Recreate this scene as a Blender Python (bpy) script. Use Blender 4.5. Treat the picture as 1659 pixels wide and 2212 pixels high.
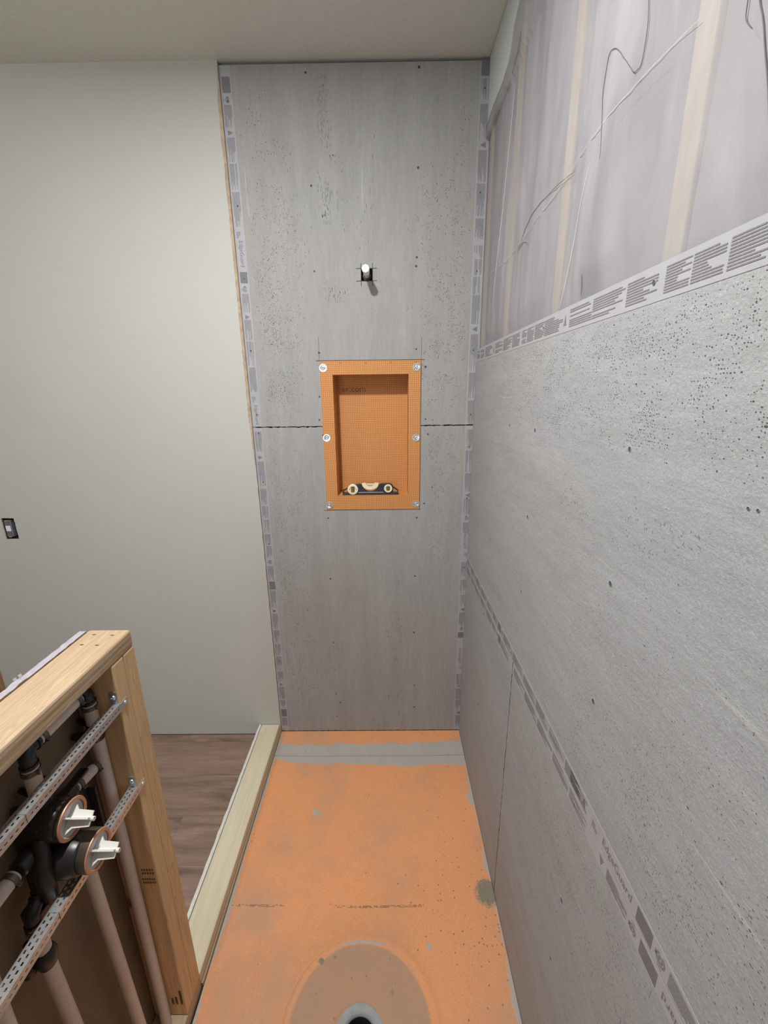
import bpy, bmesh, math, random
from mathutils import Vector, Matrix, noise
random.seed(7)
PI = math.pi
S = bpy.context.scene
COL = S.collection
for o in list(bpy.data.objects): bpy.data.objects.remove(o)

# ------------------------------------------------------------------ camera
YAW, PITCH, ROLL, FPX = -.0075, .2777, -.012, 906.58
CPOS = Vector((-.3671, -1.7498, 1.6905))
cy, sy, cp, sp, cr, sr = math.cos(YAW), math.sin(YAW), math.cos(PITCH), math.sin(PITCH), math.cos(ROLL), math.sin(ROLL)
fwd = Vector((sy*cp, cy*cp, -sp)); rgt = Vector((cy, -sy, 0)); upv = rgt.cross(fwd)
r2 = cr*rgt + sr*upv; u2 = -sr*rgt + cr*upv
cam = bpy.data.cameras.new('camera'); camo = bpy.data.objects.new('camera', cam); COL.objects.link(camo)
camo.matrix_world = Matrix(((r2.x, u2.x, -fwd.x, CPOS.x), (r2.y, u2.y, -fwd.y, CPOS.y), (r2.z, u2.z, -fwd.z, CPOS.z), (0, 0, 0, 1)))
cam.sensor_fit = 'AUTO'; cam.sensor_width = 36; cam.lens = FPX/2212*36; cam.clip_start = .02
S.camera = camo

# ------------------------------------------------------------------ world, lights, exposure
W = bpy.data.worlds.new('world'); S.world = W; W.use_nodes = True
W.node_tree.nodes['Background'].inputs[0].default_value = (.8, .88, 1, 1)
W.node_tree.nodes['Background'].inputs[1].default_value = .2
def area(name, loc, rot, size, power, col, shape='DISK', sy_=None, spread=PI):
    l = bpy.data.lights.new(name, 'AREA'); l.shape = shape; l.size = size
    if sy_: l.size_y = sy_
    l.energy = power; l.color = col; l.spread = spread
    o = bpy.data.objects.new(name, l); COL.objects.link(o); o.location = loc; o.rotation_euler = rot
    return o
area('shower_downlight', (-.75, -1.14, 2.738), (0, 0, 0), .10, 18.5, (1, .985, .96))
rl_ = bpy.data.lights.new('room_fill', 'POINT'); rl_.energy = 9; rl_.shadow_soft_size = .12; rl_.color = (1, .965, .91)  # added fill lamp, unseen; lifts the ceiling and upper walls
rl_o = bpy.data.objects.new('room_fill', rl_); COL.objects.link(rl_o); rl_o.location = (-2.35, -1.5, 2.56)
area('window_daylight', (-1.5, -3.36, 1.55), (PI/2, 0, 0), 1.1, 9, (.84, .91, 1), 'RECTANGLE', 1.2)
S.view_settings.view_transform = 'Standard'; S.view_settings.look = 'None'
S.view_settings.gamma = 1; S.view_settings.use_curve_mapping = False
S.view_settings.exposure = .86

# ------------------------------------------------------------------ materials
def nt(name):
    m = bpy.data.materials.new(name); m.use_nodes = True
    n = m.node_tree; n.nodes.clear()
    out = n.nodes.new('ShaderNodeOutputMaterial'); b = n.nodes.new('ShaderNodeBsdfPrincipled')
    n.links.new(b.outputs[0], out.inputs[0])
    return m, n, b
def sock(x): return x.outputs[0] if hasattr(x, 'outputs') else x
class G:
    def __init__(s, n): s.n = n
    def new(s, t, **k):
        x = s.n.nodes.new(t)
        for a, b in k.items(): setattr(x, a, b)
        return x
    def put(s, inp, v):
        if hasattr(v, 'outputs'): s.n.links.new(v.outputs[0], inp)
        elif hasattr(v, 'is_output'): s.n.links.new(v, inp)
        else: inp.default_value = v
    def coord(s, scale=(1, 1, 1), loc=(0, 0, 0)):
        t = s.new('ShaderNodeTexCoord'); m = s.new('ShaderNodeMapping')
        s.n.links.new(t.outputs['Object'], m.inputs[0]); m.inputs['Scale'].default_value = scale; m.inputs['Location'].default_value = loc
        return m.outputs[0]
    def noise(s, v, sc=5, det=3, rough=.55, dist=0):
        x = s.new('ShaderNodeTexNoise'); s.put(x.inputs['Vector'], v); x.inputs['Scale'].default_value = sc
        x.inputs['Detail'].default_value = det; x.inputs['Roughness'].default_value = rough; x.inputs['Distortion'].default_value = dist
        return x.outputs[0]
    def math(s, op, a, b=0.0, c=0.0, clamp=False):
        x = s.new('ShaderNodeMath', operation=op, use_clamp=clamp); s.put(x.inputs[0], a); s.put(x.inputs[1], b); s.put(x.inputs[2], c); return x.outputs[0]
    def ramp(s, f, a, b):
        x = s.new('ShaderNodeMapRange'); s.put(x.inputs[0], f); x.inputs[1].default_value = a; x.inputs[2].default_value = b; return x.outputs[0]
    def mix(s, f, a, b, mode='MIX'):
        x = s.new('ShaderNodeMix', data_type='RGBA', blend_type=mode); s.put(x.inputs[0], f)
        for i, v in ((6, a), (7, b)):
            s.put(x.inputs[i], (*v, 1) if isinstance(v, tuple) and len(v) == 3 else v)
        return x.outputs[2]
    def sep(s, v):
        x = s.new('ShaderNodeSeparateXYZ'); s.put(x.inputs[0], v); return x.outputs
    def bump(s, b, h, strength=.3, dist=.002):
        x = s.new('ShaderNodeBump'); x.inputs['Strength'].default_value = strength; x.inputs['Distance'].default_value = dist
        s.put(x.inputs['Height'], h); s.n.links.new(x.outputs[0], b.inputs['Normal'])
def plain(name, col, rough=.6, metal=0, var=.08, nsc=30, bump=0):
    m, n, b = nt(name); g = G(n); v = g.coord()
    f = g.noise(v, nsc, 4)
    g.put(b.inputs['Base Color'], g.mix(f, tuple(c*(1-var*2) for c in col), tuple(min(1, c*(1+var*2)) for c in col)))
    b.inputs['Roughness'].default_value = rough; b.inputs['Metallic'].default_value = metal
    if bump: g.bump(b, g.noise(v, nsc*6, 3), bump, .001)
    return m
def concrete(name, stretch, tint=(.375, .377, .375)):
    m, n, b = nt(name); g = G(n)
    st = g.coord(stretch); v = g.coord()
    big = g.noise(v, 1.6, 3); mid = g.noise(st, 14, 5, .65); fine = g.noise(st, 90, 3, .7); grain = g.noise(v, 260, 2, .8)
    c = g.mix(g.ramp(mid, .3, .7), tuple(x*.88 for x in tint), tuple(x*1.08 for x in tint))
    c = g.mix(g.math('MULTIPLY', g.ramp(fine, .3, .75), .36), c, (.22, .22, .22))
    c = g.mix(g.math('MULTIPLY', g.ramp(big, .42, .7), .30), c, (.36, .33, .29))
    c = g.mix(g.math('MULTIPLY', g.ramp(grain, .5, .85), .34), c, (.62, .62, .62))
    sm = g.math('MULTIPLY', g.ramp(g.noise(g.coord(tuple(x*1.0 for x in stretch), (3, 5, 7)), 26, 4, .7), .63, .72), g.ramp(g.noise(v, 5, 3), .5, .62))
    c = g.mix(g.math('MULTIPLY', sm, .45), c, (.17, .165, .165))
    scr = g.ramp(g.noise(g.coord(tuple(x**1.6 for x in stretch), (9, 2, 4)), 60, 2, .5), .72, .78)
    c = g.mix(g.math('MULTIPLY', scr, .35), c, (.62, .62, .60))
    pore = g.noise(v, 150, 3, .75); c = g.mix(g.math('MULTIPLY', g.ramp(pore, .58, .72), .38), c, (.16, .155, .15)); c = g.mix(g.math('MULTIPLY', g.ramp(g.noise(g.coord((1, 1, 1), (2, 8, 1)), 130, 3, .75), .6, .74), .28), c, (.60, .60, .59))
    g.put(b.inputs['Base Color'], c); b.inputs['Roughness'].default_value = .82
    g.bump(b, g.math('ADD', g.math('MULTIPLY', fine, .6), g.math('ADD', grain, g.math('MULTIPLY', mid, .3))), .45, .002)
    return m
def wood(name, axis, light, dark, sc=1.0, knots=True, nr=9, rs=.55):
    m, n, b = nt(name); g = G(n)
    s_ = [1, 1, 1]; s_['xyz'.index(axis)] = .045
    v = g.coord(tuple(x*sc for x in s_)); s2 = [1, 1, 1]; s2['xyz'.index(axis)] = .02; v2 = g.coord(tuple(s2))
    w = g.noise(v, 42, 3, .5, .6); fine = g.noise(v2, 420, 2, .6)
    rings = g.math('FRACT', g.math('MULTIPLY', w, nr))
    rings = g.math('MULTIPLY', rings, rings)
    c = g.mix(g.math('MULTIPLY', rings, rs), light, dark)
    c = g.mix(g.math('MULTIPLY', g.ramp(fine, .4, .8), .35), c, tuple(x*.7 for x in dark))
    c = g.mix(g.math('MULTIPLY', g.ramp(g.noise(g.coord(), 3, 2), .4, .75), .3), c, tuple(x*.8 for x in dark))
    if knots:
        s3 = [14, 14, 14]; s3['xyz'.index(axis)] = 5
        vo = g.new('ShaderNodeTexVoronoi'); g.put(vo.inputs['Vector'], g.coord(tuple(s3))); vo.inputs['Scale'].default_value = 1
        k = g.math('MULTIPLY', g.math('SUBTRACT', 1, g.ramp(vo.outputs['Distance'], .06, .16)), g.ramp(g.noise(g.coord(), 9, 0), .56, .6))
        c = g.mix(g.math('MULTIPLY', k, .75), c, (.12, .06, .025))
    g.put(b.inputs['Base Color'], c); b.inputs['Roughness'].default_value = .62
    g.bump(b, g.math('ADD', fine, rings), .15, .001)
    return m
M = {}
M['board_v'] = concrete('cement_board_vertical', (1, 1, .16))
M['board_h'] = concrete('cement_board_horizontal', (1, .16, 1), (.375, .385, .40))
M['pit'] = plain('pit', (.08, .08, .08), .9)
M['crumb'] = plain('crumbly_edge', (.16, .155, .145), .95, bump=.6, nsc=80)
M['tape'] = plain('edge_strip_film', (.40, .40, .425), .5, var=.05)
M['ink'] = plain('edge_strip_ink', (.20, .195, .21), .6, var=.1)
M['paint'] = None
def paint():
    m, n, b = nt('wall_paint'); g = G(n); v = g.coord()
    c = g.mix(g.noise(v, 2.5, 2), (.50, .508, .47), (.53, .538, .50))
    g.put(b.inputs['Base Color'], c); b.inputs['Roughness'].default_value = .6
    g.bump(b, g.noise(v, 170, 3, .6), .22, .0012); return m
M['paint'] = paint()
def ceilm():
    m, n, b = nt('ceiling_texture'); g = G(n); v = g.coord()
    c = g.mix(g.noise(v, 60, 4, .7), (.68, .69, .62), (.76, .77, .70))
    g.put(b.inputs['Base Color'], c); b.inputs['Roughness'].default_value = .9
    g.bump(b, g.noise(v, 150, 4, .7), .6, .003); return m
M['ceiling'] = ceilm()
def planks():
    m, n, b = nt('vinyl_planks'); g = G(n)
    v = g.coord((1, 1, 1)); x, y, z = g.sep(v)[0:3]
    row = g.math('FLOOR', g.math('DIVIDE', g.math('ADD', y, .622), .19))
    off = g.math('MULTIPLY', g.math('FRACT', g.math('MULTIPLY', row, .377)), 1.22)
    colm = g.math('FLOOR', g.math('DIVIDE', g.math('ADD', x, off), 1.22))
    wn = g.new('ShaderNodeTexWhiteNoise', noise_dimensions='2D'); cb = g.new('ShaderNodeCombineXYZ')
    g.put(cb.inputs[0], row); g.put(cb.inputs[1], colm); g.put(wn.inputs['Vector'], cb); rnd = wn.outputs['Value']
    cc = g.new('ShaderNodeCombineXYZ'); g.put(cc.inputs[0], g.math('MULTIPLY', x, .12)); g.put(cc.inputs[1], y); g.put(cc.inputs[2], g.math('MULTIPLY', rnd, 7))
    gr = g.noise(cc.outputs[0], 26, 6, .65, .5); g2 = g.noise(cc.outputs[0], 120, 3, .7)
    c = g.mix(g.ramp(gr, .3, .72), (.12, .074, .054), (.38, .26, .20))
    c = g.mix(g.math('MULTIPLY', g.ramp(g2, .45, .8), .45), c, (.11, .07, .055))
    c = g.mix(g.math('MULTIPLY', rnd, .38), c, (.34, .23, .17))
    fy = g.math('FRACT', g.math('DIVIDE', g.math('ADD', y, .622), .19)); e = g.math('LESS_THAN', fy, .012)
    fx = g.math('FRACT', g.math('DIVIDE', g.math('ADD', x, off), 1.22)); e2 = g.math('LESS_THAN', fx, .0018)
    c = g.mix(g.math('MULTIPLY', g.math('MAXIMUM', e, e2), .3), c, (.05, .03, .025))
    g.put(b.inputs['Base Color'], c); b.inputs['Roughness'].default_value = .45
    g.bump(b, g2, .2, .0008); return m
M['planks'] = planks()
DRC = (-.456, -1.0497)
def panm():
    m, n, b = nt('orange_membrane'); g = G(n); v = g.coord(); x, y, z = g.sep(v)[0:3]
    big = g.noise(v, 3.2, 4, .6); fl = g.noise(v, 300, 2, .8); mid = g.noise(v, 17, 4, .65)
    c = g.mix(g.ramp(fl, .2, .8), (.74, .285, .105), (.92, .45, .215))
    c = g.mix(g.math('MULTIPLY', g.ramp(g.math('ADD', big, g.math('MULTIPLY', mid, .25)), .55, .80), .55), c, (.46, .32, .24))
    # dusty disc around the drain
    dx = g.math('SUBTRACT', x, DRC[0]); dy = g.math('SUBTRACT', y, DRC[1])
    r = g.math('SQRT', g.math('ADD', g.math('MULTIPLY', dx, dx), g.math('MULTIPLY', dy, dy)))
    rn = g.math('ADD', r, g.math('MULTIPLY', g.math('SUBTRACT', mid, .5), .012))
    disc = g.math('SUBTRACT', 1, g.ramp(rn, .193, .2))
    c = g.mix(g.math('MULTIPLY', disc, .75), c, (.42, .28, .19))
    # thinset mortar band over the seam
    yn = g.math('ADD', y, g.math('MULTIPLY', g.math('SUBTRACT', g.noise(g.coord((1, .15, 1)), 9, 6, .68), .5), .085))
    slope = g.math('MULTIPLY', g.math('ADD', x, .45), .028)
    band = g.math('MULTIPLY', g.ramp(g.math('ADD', yn, slope), -.200, -.197), g.math('SUBTRACT', 1, g.ramp(g.math('SUBTRACT', yn, g.math('MULTIPLY', slope, .6)), -.083, -.077)))
    # mortar creeping along the edges
    en = g.math('MULTIPLY', g.math('SUBTRACT', g.noise(v, 11, 4, .6), .5), .055)
    rt = g.ramp(g.math('ADD', x, g.math('MULTIPLY', en, 1.0)), -.024, -.016)
    lt = g.math('SUBTRACT', 1, g.ramp(g.math('ADD', x, g.math('MULTIPLY', en, .5)), -.909, -.905))
    def blob(bx, by, rad, st=1.0, s=.5):
        ax = g.math('SUBTRACT', x, bx); ay = g.math('SUBTRACT', y, by)
        d = g.math('SQRT', g.math('ADD', g.math('MULTIPLY', ax, ax), g.math('MULTIPLY', ay, ay)))
        d = g.math('ADD', d, g.math('MULTIPLY', g.math('SUBTRACT', g.noise(v, 75, 5, .75), .5), rad*s*3.2))
        return g.math('MULTIPLY', g.math('SUBTRACT', 1, g.ramp(d, rad*.75, rad)), st)
    mk = g.math('MAXIMUM', band, g.math('MAXIMUM', g.math('MULTIPLY', rt, .9), lt))
    arc = g.math('MULTIPLY', g.math('MULTIPLY', g.ramp(rn, .198, .2005), g.math('SUBTRACT', 1, g.ramp(rn, .2055, .2075))), g.ramp(g.math('ADD', dy, g.math('MULTIPLY', g.math('SUBTRACT', mid, .5), .02)), .190, .196))
    mk = g.math('MAXIMUM', mk, arc)
    for bb in ((-.01, -.375, .035), (-.675, -.4245, .013), (-.66, -.435, .010), (-.25, -.865, .009)):
        mk = g.math('MAXIMUM', mk, blob(*bb))
    c = g.mix(g.math('MULTIPLY', mk, .93), c, g.mix(mid, (.40, .40, .37), (.50, .50, .47)))
    pk = g.math('MAXIMUM', blob(-.035, -.722, .045, .95, .45), blob(-.58, -.895, .010, .9, .6))
    pk = g.math('MAXIMUM', pk, blob(-.54, -.885, .005, .9, .6))
    pk = g.math('MAXIMUM', pk, blob(-.365, -.965, .006, .7, .6))
    c = g.mix(pk, c, g.mix(fl, (.16, .15, .11), (.33, .31, .24)))
    # splatter, thickest near the right wall
    vo = g.new('ShaderNodeTexVoronoi'); g.put(vo.inputs['Vector'], v); vo.inputs['Scale'].default_value = 70
    wv = g.new('ShaderNodeSeparateColor'); g.put(wv.inputs[0], vo.outputs['Color'])
    near = g.math('ADD', g.math('MULTIPLY', blob(-.06, -.74, .22, 1, .3), .5), g.math('ADD', g.math('MULTIPLY', g.ramp(x, -.6, .0), .10), .015))
    dot = g.math('MULTIPLY', g.math('LESS_THAN', wv.outputs[0], near), g.math('SUBTRACT', 1, g.ramp(vo.outputs['Distance'], .10, .22)))
    c = g.mix(g.math('MULTIPLY', dot, .8), c, (.13, .12, .09))
    g.put(b.inputs['Base Color'], c); b.inputs['Roughness'].default_value = .78
    g.bump(b, g.math('ADD', fl, g.math('ADD', mid, g.math('MULTIPLY', mk, 2))), .25, .0015); return m
M['pan'] = panm()
def nichem():
    m, n, b = nt('niche_grid'); g = G(n); v = g.coord(); x, y, z = g.sep(v)[0:3]
    P_ = .00757; c = g.mix(g.noise(v, 300, 2, .7), (.62, .265, .08), (.78, .37, .125))
    def ln(a): return g.math('LESS_THAN', g.math('FRACT', g.math('DIVIDE', g.math('ADD', a, 5), P_)), .17)
    geo = g.new('ShaderNodeNewGeometry'); nx, ny, nz = g.sep(geo.outputs['Normal'])[0:3]
    ax = g.math('LESS_THAN', g.math('ABSOLUTE', nx), .5); ay = g.math('LESS_THAN', g.math('ABSOLUTE', ny), .5); az = g.math('LESS_THAN', g.math('ABSOLUTE', nz), .5)
    l = g.math('MAXIMUM', g.math('MULTIPLY', ln(x), ax), g.math('MAXIMUM', g.math('MULTIPLY', ln(y), ay), g.math('MULTIPLY', ln(z), az)))
    c = g.mix(g.math('MULTIPLY', l, .75), c, (.23, .085, .03))
    g.put(b.inputs['Base Color'], c); b.inputs['Roughness'].default_value = .7
    return m
M['niche'] = nichem(); M['niche_ink'] = plain('niche_ink', (.25, .095, .04), .7)
M['pine_y'] = wood('pine_plate', 'y', (.56, .42, .28), (.33, .215, .12), 1, False, 22, .62)
M['pine_z'] = wood('pine_stud', 'z', (.78, .55, .31), (.52, .33, .17), .7, True, 13)
M['pine_f'] = wood('pine_frame', 'z', (.86, .76, .58), (.74, .60, .40), .7)
M['curb'] = wood('curb_plank', 'y', (.76, .70, .52), (.62, .54, .37), .5, False, 6)
M['curb_base'] = wood('curb_base', 'y', (.45, .34, .22), (.33, .23, .14), .6)
M['oak'] = wood('oak_casing', 'z', (.42, .23, .11), (.25, .13, .06), .8)
M['gypsum'] = plain('gypsum_core', (.40, .365, .42), .9, var=.15, nsc=120, bump=.8)
M['kraft'] = plain('kraft_paper', (.23, .17, .11), .9, var=.15, nsc=6)
M['paper_edge'] = plain('paper_edge', (.46, .35, .25), .9, var=.25, nsc=50)
M['white'] = plain('white_board', (.72, .72, .68), .8, var=.08, nsc=60, bump=.5)
M['pex'] = plain('white_pipe', (.60, .53, .49), .45, var=.06)
M['black'] = plain('black_plastic', (.018, .017, .018), .35, var=.2)
M['darkbrass'] = plain('dark_metal', (.16, .13, .10), .4, .7, .2)
M['steel'] = plain('galvanised_steel', (.62, .63, .64), .38, .85, .15, 90)
M['zinc'] = plain('zinc', (.80, .84, .88), .3, .8, .08, 60)
M['dark'] = plain('dark_hole', (.012, .012, .012), .9)
M['grey_plastic'] = plain('grey_plastic', (.60, .59, .60), .4)
M['lilacwhite'] = plain('pale_plastic', (.74, .73, .68), .5, var=.03)
M['copper'] = plain('copper_trim', (.60, .30, .19), .45, .3, .15)
M['level'] = plain('level_body', (.040, .036, .055), .38, .2, .2)
M['vialframe'] = plain('vial_frame', (.86, .80, .62), .4, var=.04)
M['vial'] = plain('olive_vial', (.17, .13, .03), .2, var=.3, nsc=90)
M['vialpink'] = plain('clear_vial', (.75, .50, .36), .2, var=.1)
M['caulk'] = plain('white_cap', (.95, .96, .97), .5, var=.01)
M['drain'] = plain('grey_drain_mortar', (.36, .38, .38), .8, var=.15, nsc=40, bump=.4)
M['batt'] = plain('insulation', (.40, .385, .42), 1, var=.3, nsc=5)
M['thread'] = plain('dark_thread', (.12, .11, .12), .8)
M['crease'] = plain('plastic_tape_edge', (.85, .83, .80), .4, var=.02)
M['green'] = plain('green_board', (.58, .64, .62), .8, var=.03)
M['label'] = plain('device_label', (.78, .80, .88), .5)
M['slate'] = plain('device_body', (.13, .145, .17), .5)
M['curb_timber_ink'] = plain('stamp_ink', (.13, .08, .045), .9); M['panink'] = plain('pan_print', (.30, .17, .10), .8)
def plastic():
    m = bpy.data.materials.new('vapour_film'); m.use_nodes = True; n = m.node_tree; n.nodes.clear(); g = G(n)
    out = g.new('ShaderNodeOutputMaterial'); tr = g.new('ShaderNodeBsdfTransparent'); df = g.new('ShaderNodeBsdfDiffuse')
    rf = g.new('ShaderNodeBsdfRefraction'); rf.inputs['IOR'].default_value = 1.0001; rf.inputs['Roughness'].default_value = .35
    gl = g.new('ShaderNodeBsdfGlossy'); gl.inputs['Roughness'].default_value = .22; gl.inputs['Color'].default_value = (.9, .9, .95, 1)
    v = g.coord((1, 1, .28)); f = g.noise(v, 7, 5, .6, .8)
    g.put(df.inputs[0], g.mix(g.ramp(f, .35, .7), (.41, .405, .44), (.53, .52, .525)))
    tr.inputs[0].default_value = (.97, .95, .96, 1)
    a = g.new('ShaderNodeMixShader'); a.inputs[0].default_value = .55; g.put(a.inputs[1], tr); g.put(a.inputs[2], rf)
    b = g.new('ShaderNodeMixShader'); g.put(b.inputs[0], g.math('ADD', g.math('MULTIPLY', f, .3), .33)); g.put(b.inputs[1], a); g.put(b.inputs[2], df)
    c = g.new('ShaderNodeMixShader'); c.inputs[0].default_value = .045; g.put(c.inputs[1], b); g.put(c.inputs[2], gl)
    bp = g.new('ShaderNodeBump'); bp.inputs['Strength'].default_value = .35; bp.inputs['Distance'].default_value = .006
    g.put(bp.inputs['Height'], g.noise(g.coord((1, 1, .2)), 14, 4, .6, 1)); n.links.new(bp.outputs[0], gl.inputs['Normal']); n.links.new(bp.outputs[0], df.inputs['Normal'])
    n.links.new(c.outputs[0], out.inputs[0]); return m
M['film'] = plastic()

# ------------------------------------------------------------------ mesh helpers
class MB:
    def __init__(s): s.v = []; s.f = []; s.m = []
    def face(s, pts, mi=0):
        i = len(s.v); s.v += [tuple(p) for p in pts]; s.f.append(tuple(range(i, i+len(pts)))); s.m.append(mi)
    def box(s, x0, x1, y0, y1, z0, z1, mi=0, mis=None):
        i = len(s.v); s.v += [(x, y, z) for z in (z0, z1) for y in (y0, y1) for x in (x0, x1)]
        fs = [(0, 2, 3, 1), (4, 5, 7, 6), (0, 1, 5, 4), (2, 6, 7, 3), (0, 4, 6, 2), (1, 3, 7, 5)]  # -z +z -y +y -x +x
        for k, f in enumerate(fs): s.f.append(tuple(i+a for a in f)); s.m.append(mis[k] if mis else mi)
    def tube(s, pts, r, n=12, mi=0, cap=True):
        pts = [Vector(p) for p in pts]; rs = r if isinstance(r, (list, tuple)) else [r]*len(pts); base = len(s.v); ref = None
        for k, p in enumerate(pts):
            t = (pts[min(k+1, len(pts)-1)] - pts[max(k-1, 0)]).normalized()
            if ref is None: ref = t.orthogonal().normalized()
            ref = (ref - t*ref.dot(t)).normalized(); b = t.cross(ref)
            for j in range(n):
                a = 2*PI*j/n; s.v.append(tuple(p + rs[k]*(math.cos(a)*ref + math.sin(a)*b)))
        for k in range(len(pts)-1):
            for j in range(n):
                a, b_ = base+k*n+j, base+k*n+(j+1) % n; s.f.append((a, b_, b_+n, a+n)); s.m.append(mi)
        if cap:
            s.f.append(tuple(base+j for j in range(n))[::-1]); s.m.append(mi)
            s.f.append(tuple(base+(len(pts)-1)*n+j for j in range(n))); s.m.append(mi)
    def lathe(s, c, ax, prof, n=32, mi=0, cap=True):
        # prof: (distance along ax, radius)
        ax = Vector(ax).normalized(); u = ax.orthogonal().normalized(); w = ax.cross(u); c = Vector(c); base = len(s.v)
        for d, r in prof:
            for j in range(n):
                a = 2*PI*j/n; s.v.append(tuple(c+ax*d+r*(math.cos(a)*u+math.sin(a)*w)))
        for k in range(len(prof)-1):
            for j in range(n):
                a, b = base+k*n+j, base+k*n+(j+1) % n; s.f.append((a, b, b+n, a+n)); s.m.append(mi)
        for k in (0, len(prof)-1):
            if cap and prof[k][1] > 1e-5: s.f.append(tuple(base+k*n+j for j in range(n))); s.m.append(mi)
    def prism(s, poly, fn, d0, d1, mi=0):
        n = len(poly); i = len(s.v); s.v += [tuple(fn(a, b, d0)) for a, b in poly] + [tuple(fn(a, b, d1)) for a, b in poly]
        s.f.append(tuple(range(i, i+n))[::-1]); s.f.append(tuple(range(i+n, i+2*n))); s.m += [mi, mi]
        for k in range(n): s.f.append((i+k, i+(k+1) % n, i+n+(k+1) % n, i+n+k)); s.m.append(mi)
    def slab(s, us, vs, holes, fn, t, mi=0, mside=None, jit=None):
        """plate in (u,v) with rectangular holes, front at w=0 and back at w=t"""
        us = sorted(set(round(a, 6) for a in us)); vs = sorted(set(round(a, 6) for a in vs)); mside = mi if mside is None else mside
        def solid(i, j):
            if i < 0 or j < 0 or i >= len(us)-1 or j >= len(vs)-1: return False
            a, b = (us[i]+us[i+1])/2, (vs[j]+vs[j+1])/2
            return not any(h[0] < a < h[1] and h[2] < b < h[3] for h in holes)
        idx = {}
        def V(i, j, k):
            if (i, j, k) not in idx:
                a, b = us[i], vs[j]
                if jit: a, b = jit(a, b)
                idx[(i, j, k)] = len(s.v); s.v.append(tuple(fn(a, b, t*k)))
            return idx[(i, j, k)]
        for i in range(len(us)-1):
            for j in range(len(vs)-1):
                if not solid(i, j): continue
                s.f.append((V(i, j, 0), V(i+1, j, 0), V(i+1, j+1, 0), V(i, j+1, 0))); s.m.append(mi)
                s.f.append((V(i, j, 1), V(i, j+1, 1), V(i+1, j+1, 1), V(i+1, j, 1))); s.m.append(mi)
                for di, dj, a, b in ((-1, 0, (i, j), (i, j+1)), (1, 0, (i+1, j+1), (i+1, j)), (0, -1, (i+1, j), (i, j)), (0, 1, (i, j+1), (i+1, j+1))):
                    if not solid(i+di, j+dj): s.f.append((V(*a, 0), V(*b, 0), V(*b, 1), V(*a, 1))); s.m.append(mside)
    def build(s, name, mats, parent=None, smooth=False, bevel=0, seg=2, fix=True):
        me = bpy.data.meshes.new(name); me.from_pydata(s.v, [], s.f)
        if not isinstance(mats, (list, tuple)): mats = [mats]
        for m in mats: me.materials.append(m)
        for p, k in zip(me.polygons, s.m): p.material_index = k
        if fix:
            bm = bmesh.new(); bm.from_mesh(me); bmesh.ops.recalc_face_normals(bm, faces=bm.faces); bm.to_mesh(me); bm.free()
        if smooth:
            for p in me.polygons: p.use_smooth = True
            try: me.set_sharp_from_angle(angle=math.radians(38))
            except Exception: pass
        o = bpy.data.objects.new(name, me); COL.objects.link(o)
        if parent: o.parent = parent; o.matrix_parent_inverse = Matrix.Translation(-parent.location)
        if bevel:
            b = o.modifiers.new('bevel', 'BEVEL'); b.width = bevel; b.segments = seg; b.limit_method = 'ANGLE'; b.angle_limit = math.radians(40)
        return o
def thing(name, loc, label, cat, group=None):
    o = bpy.data.objects.new(name, None); COL.objects.link(o); o.location = loc; o.empty_display_size = .05
    return tag(o, label, cat, group)
def tag(o, label, cat, group=None, kind=None):
    o['label'] = label; o['category'] = cat
    if group: o['group'] = group
    if kind: o['kind'] = kind
    return o
def struct(o, label, cat='wall'):
    o['kind'] = 'structure'; o['label'] = label; o['category'] = cat; return o
def boxo(name, dims, mat, parent=None, bevel=0, **k):
    mb = MB(); mb.box(*dims, **k); return mb.build(name, mat, parent, bevel=bevel)
def fr(a, b, step):
    n = max(1, int(round(abs(b-a)/step))); return [a+(b-a)*i/n for i in range(n+1)]
def text_faces(mb, txt, size, fn, mi=0, font_shear=0):
    c = bpy.data.curves.new('t', 'FONT'); c.body = txt; c.size = size; c.resolution_u = 2
    o = bpy.data.objects.new('t', c); COL.objects.link(o)
    me = o.evaluated_get(bpy.context.evaluated_depsgraph_get()).to_mesh()
    xs = [v.co.x for v in me.vertices]; w = max(xs) if xs else 0
    i = len(mb.v); mb.v += [tuple(fn(v.co.x, v.co.y)) for v in me.vertices]
    for p in me.polygons: mb.f.append(tuple(i+a for a in p.vertices)); mb.m.append(mi)
    bpy.data.objects.remove(o); bpy.data.curves.remove(c)
    return w

# ------------------------------------------------------------------ room shell
CE = 2.755          # ceiling height
XL, YR = -3.1, -3.4  # left and rear walls
ZP = .035           # shower tray rim
# painted wall with the cut-out for the switch
def wy(u, v, w): return (u, -.006+w, v)
OH = (-2.050, -1.994, 1.086, 1.182)
mb = MB()
us = [XL, -.9155]+fr(OH[0]-.01, OH[1]+.01, .004)+[OH[0], OH[1]]; vs = [.0265, CE]+fr(OH[2]-.01, OH[3]+.01, .004)+[OH[2], OH[3]]+fr(.0265, CE, .03)
def jw(a, b):
    if a > -.93: a += .0016*noise.noise((0, 3, b*30))
    if b < .0268: b += .002*noise.noise((a*9, 3, 0))
    if OH[0]-.006 < a < OH[1]+.006 and OH[2]-.006 < b < OH[3]+.006:
        a += .0022*noise.noise((a*90, b*240, 1)); b += .0022*noise.noise((a*240, b*90, 9))
    return a, b
us += fr(XL, -.9155, .25)
zz = fr(1.36, 2.74, .006)
def tw(z): return (.0105+.003*noise.noise((z*14, 1, 1))+.0016*noise.noise((z*80, 1, 1)))*min(1, (z-1.355)/.22)*min(1, (2.76-z)/.12)
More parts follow.
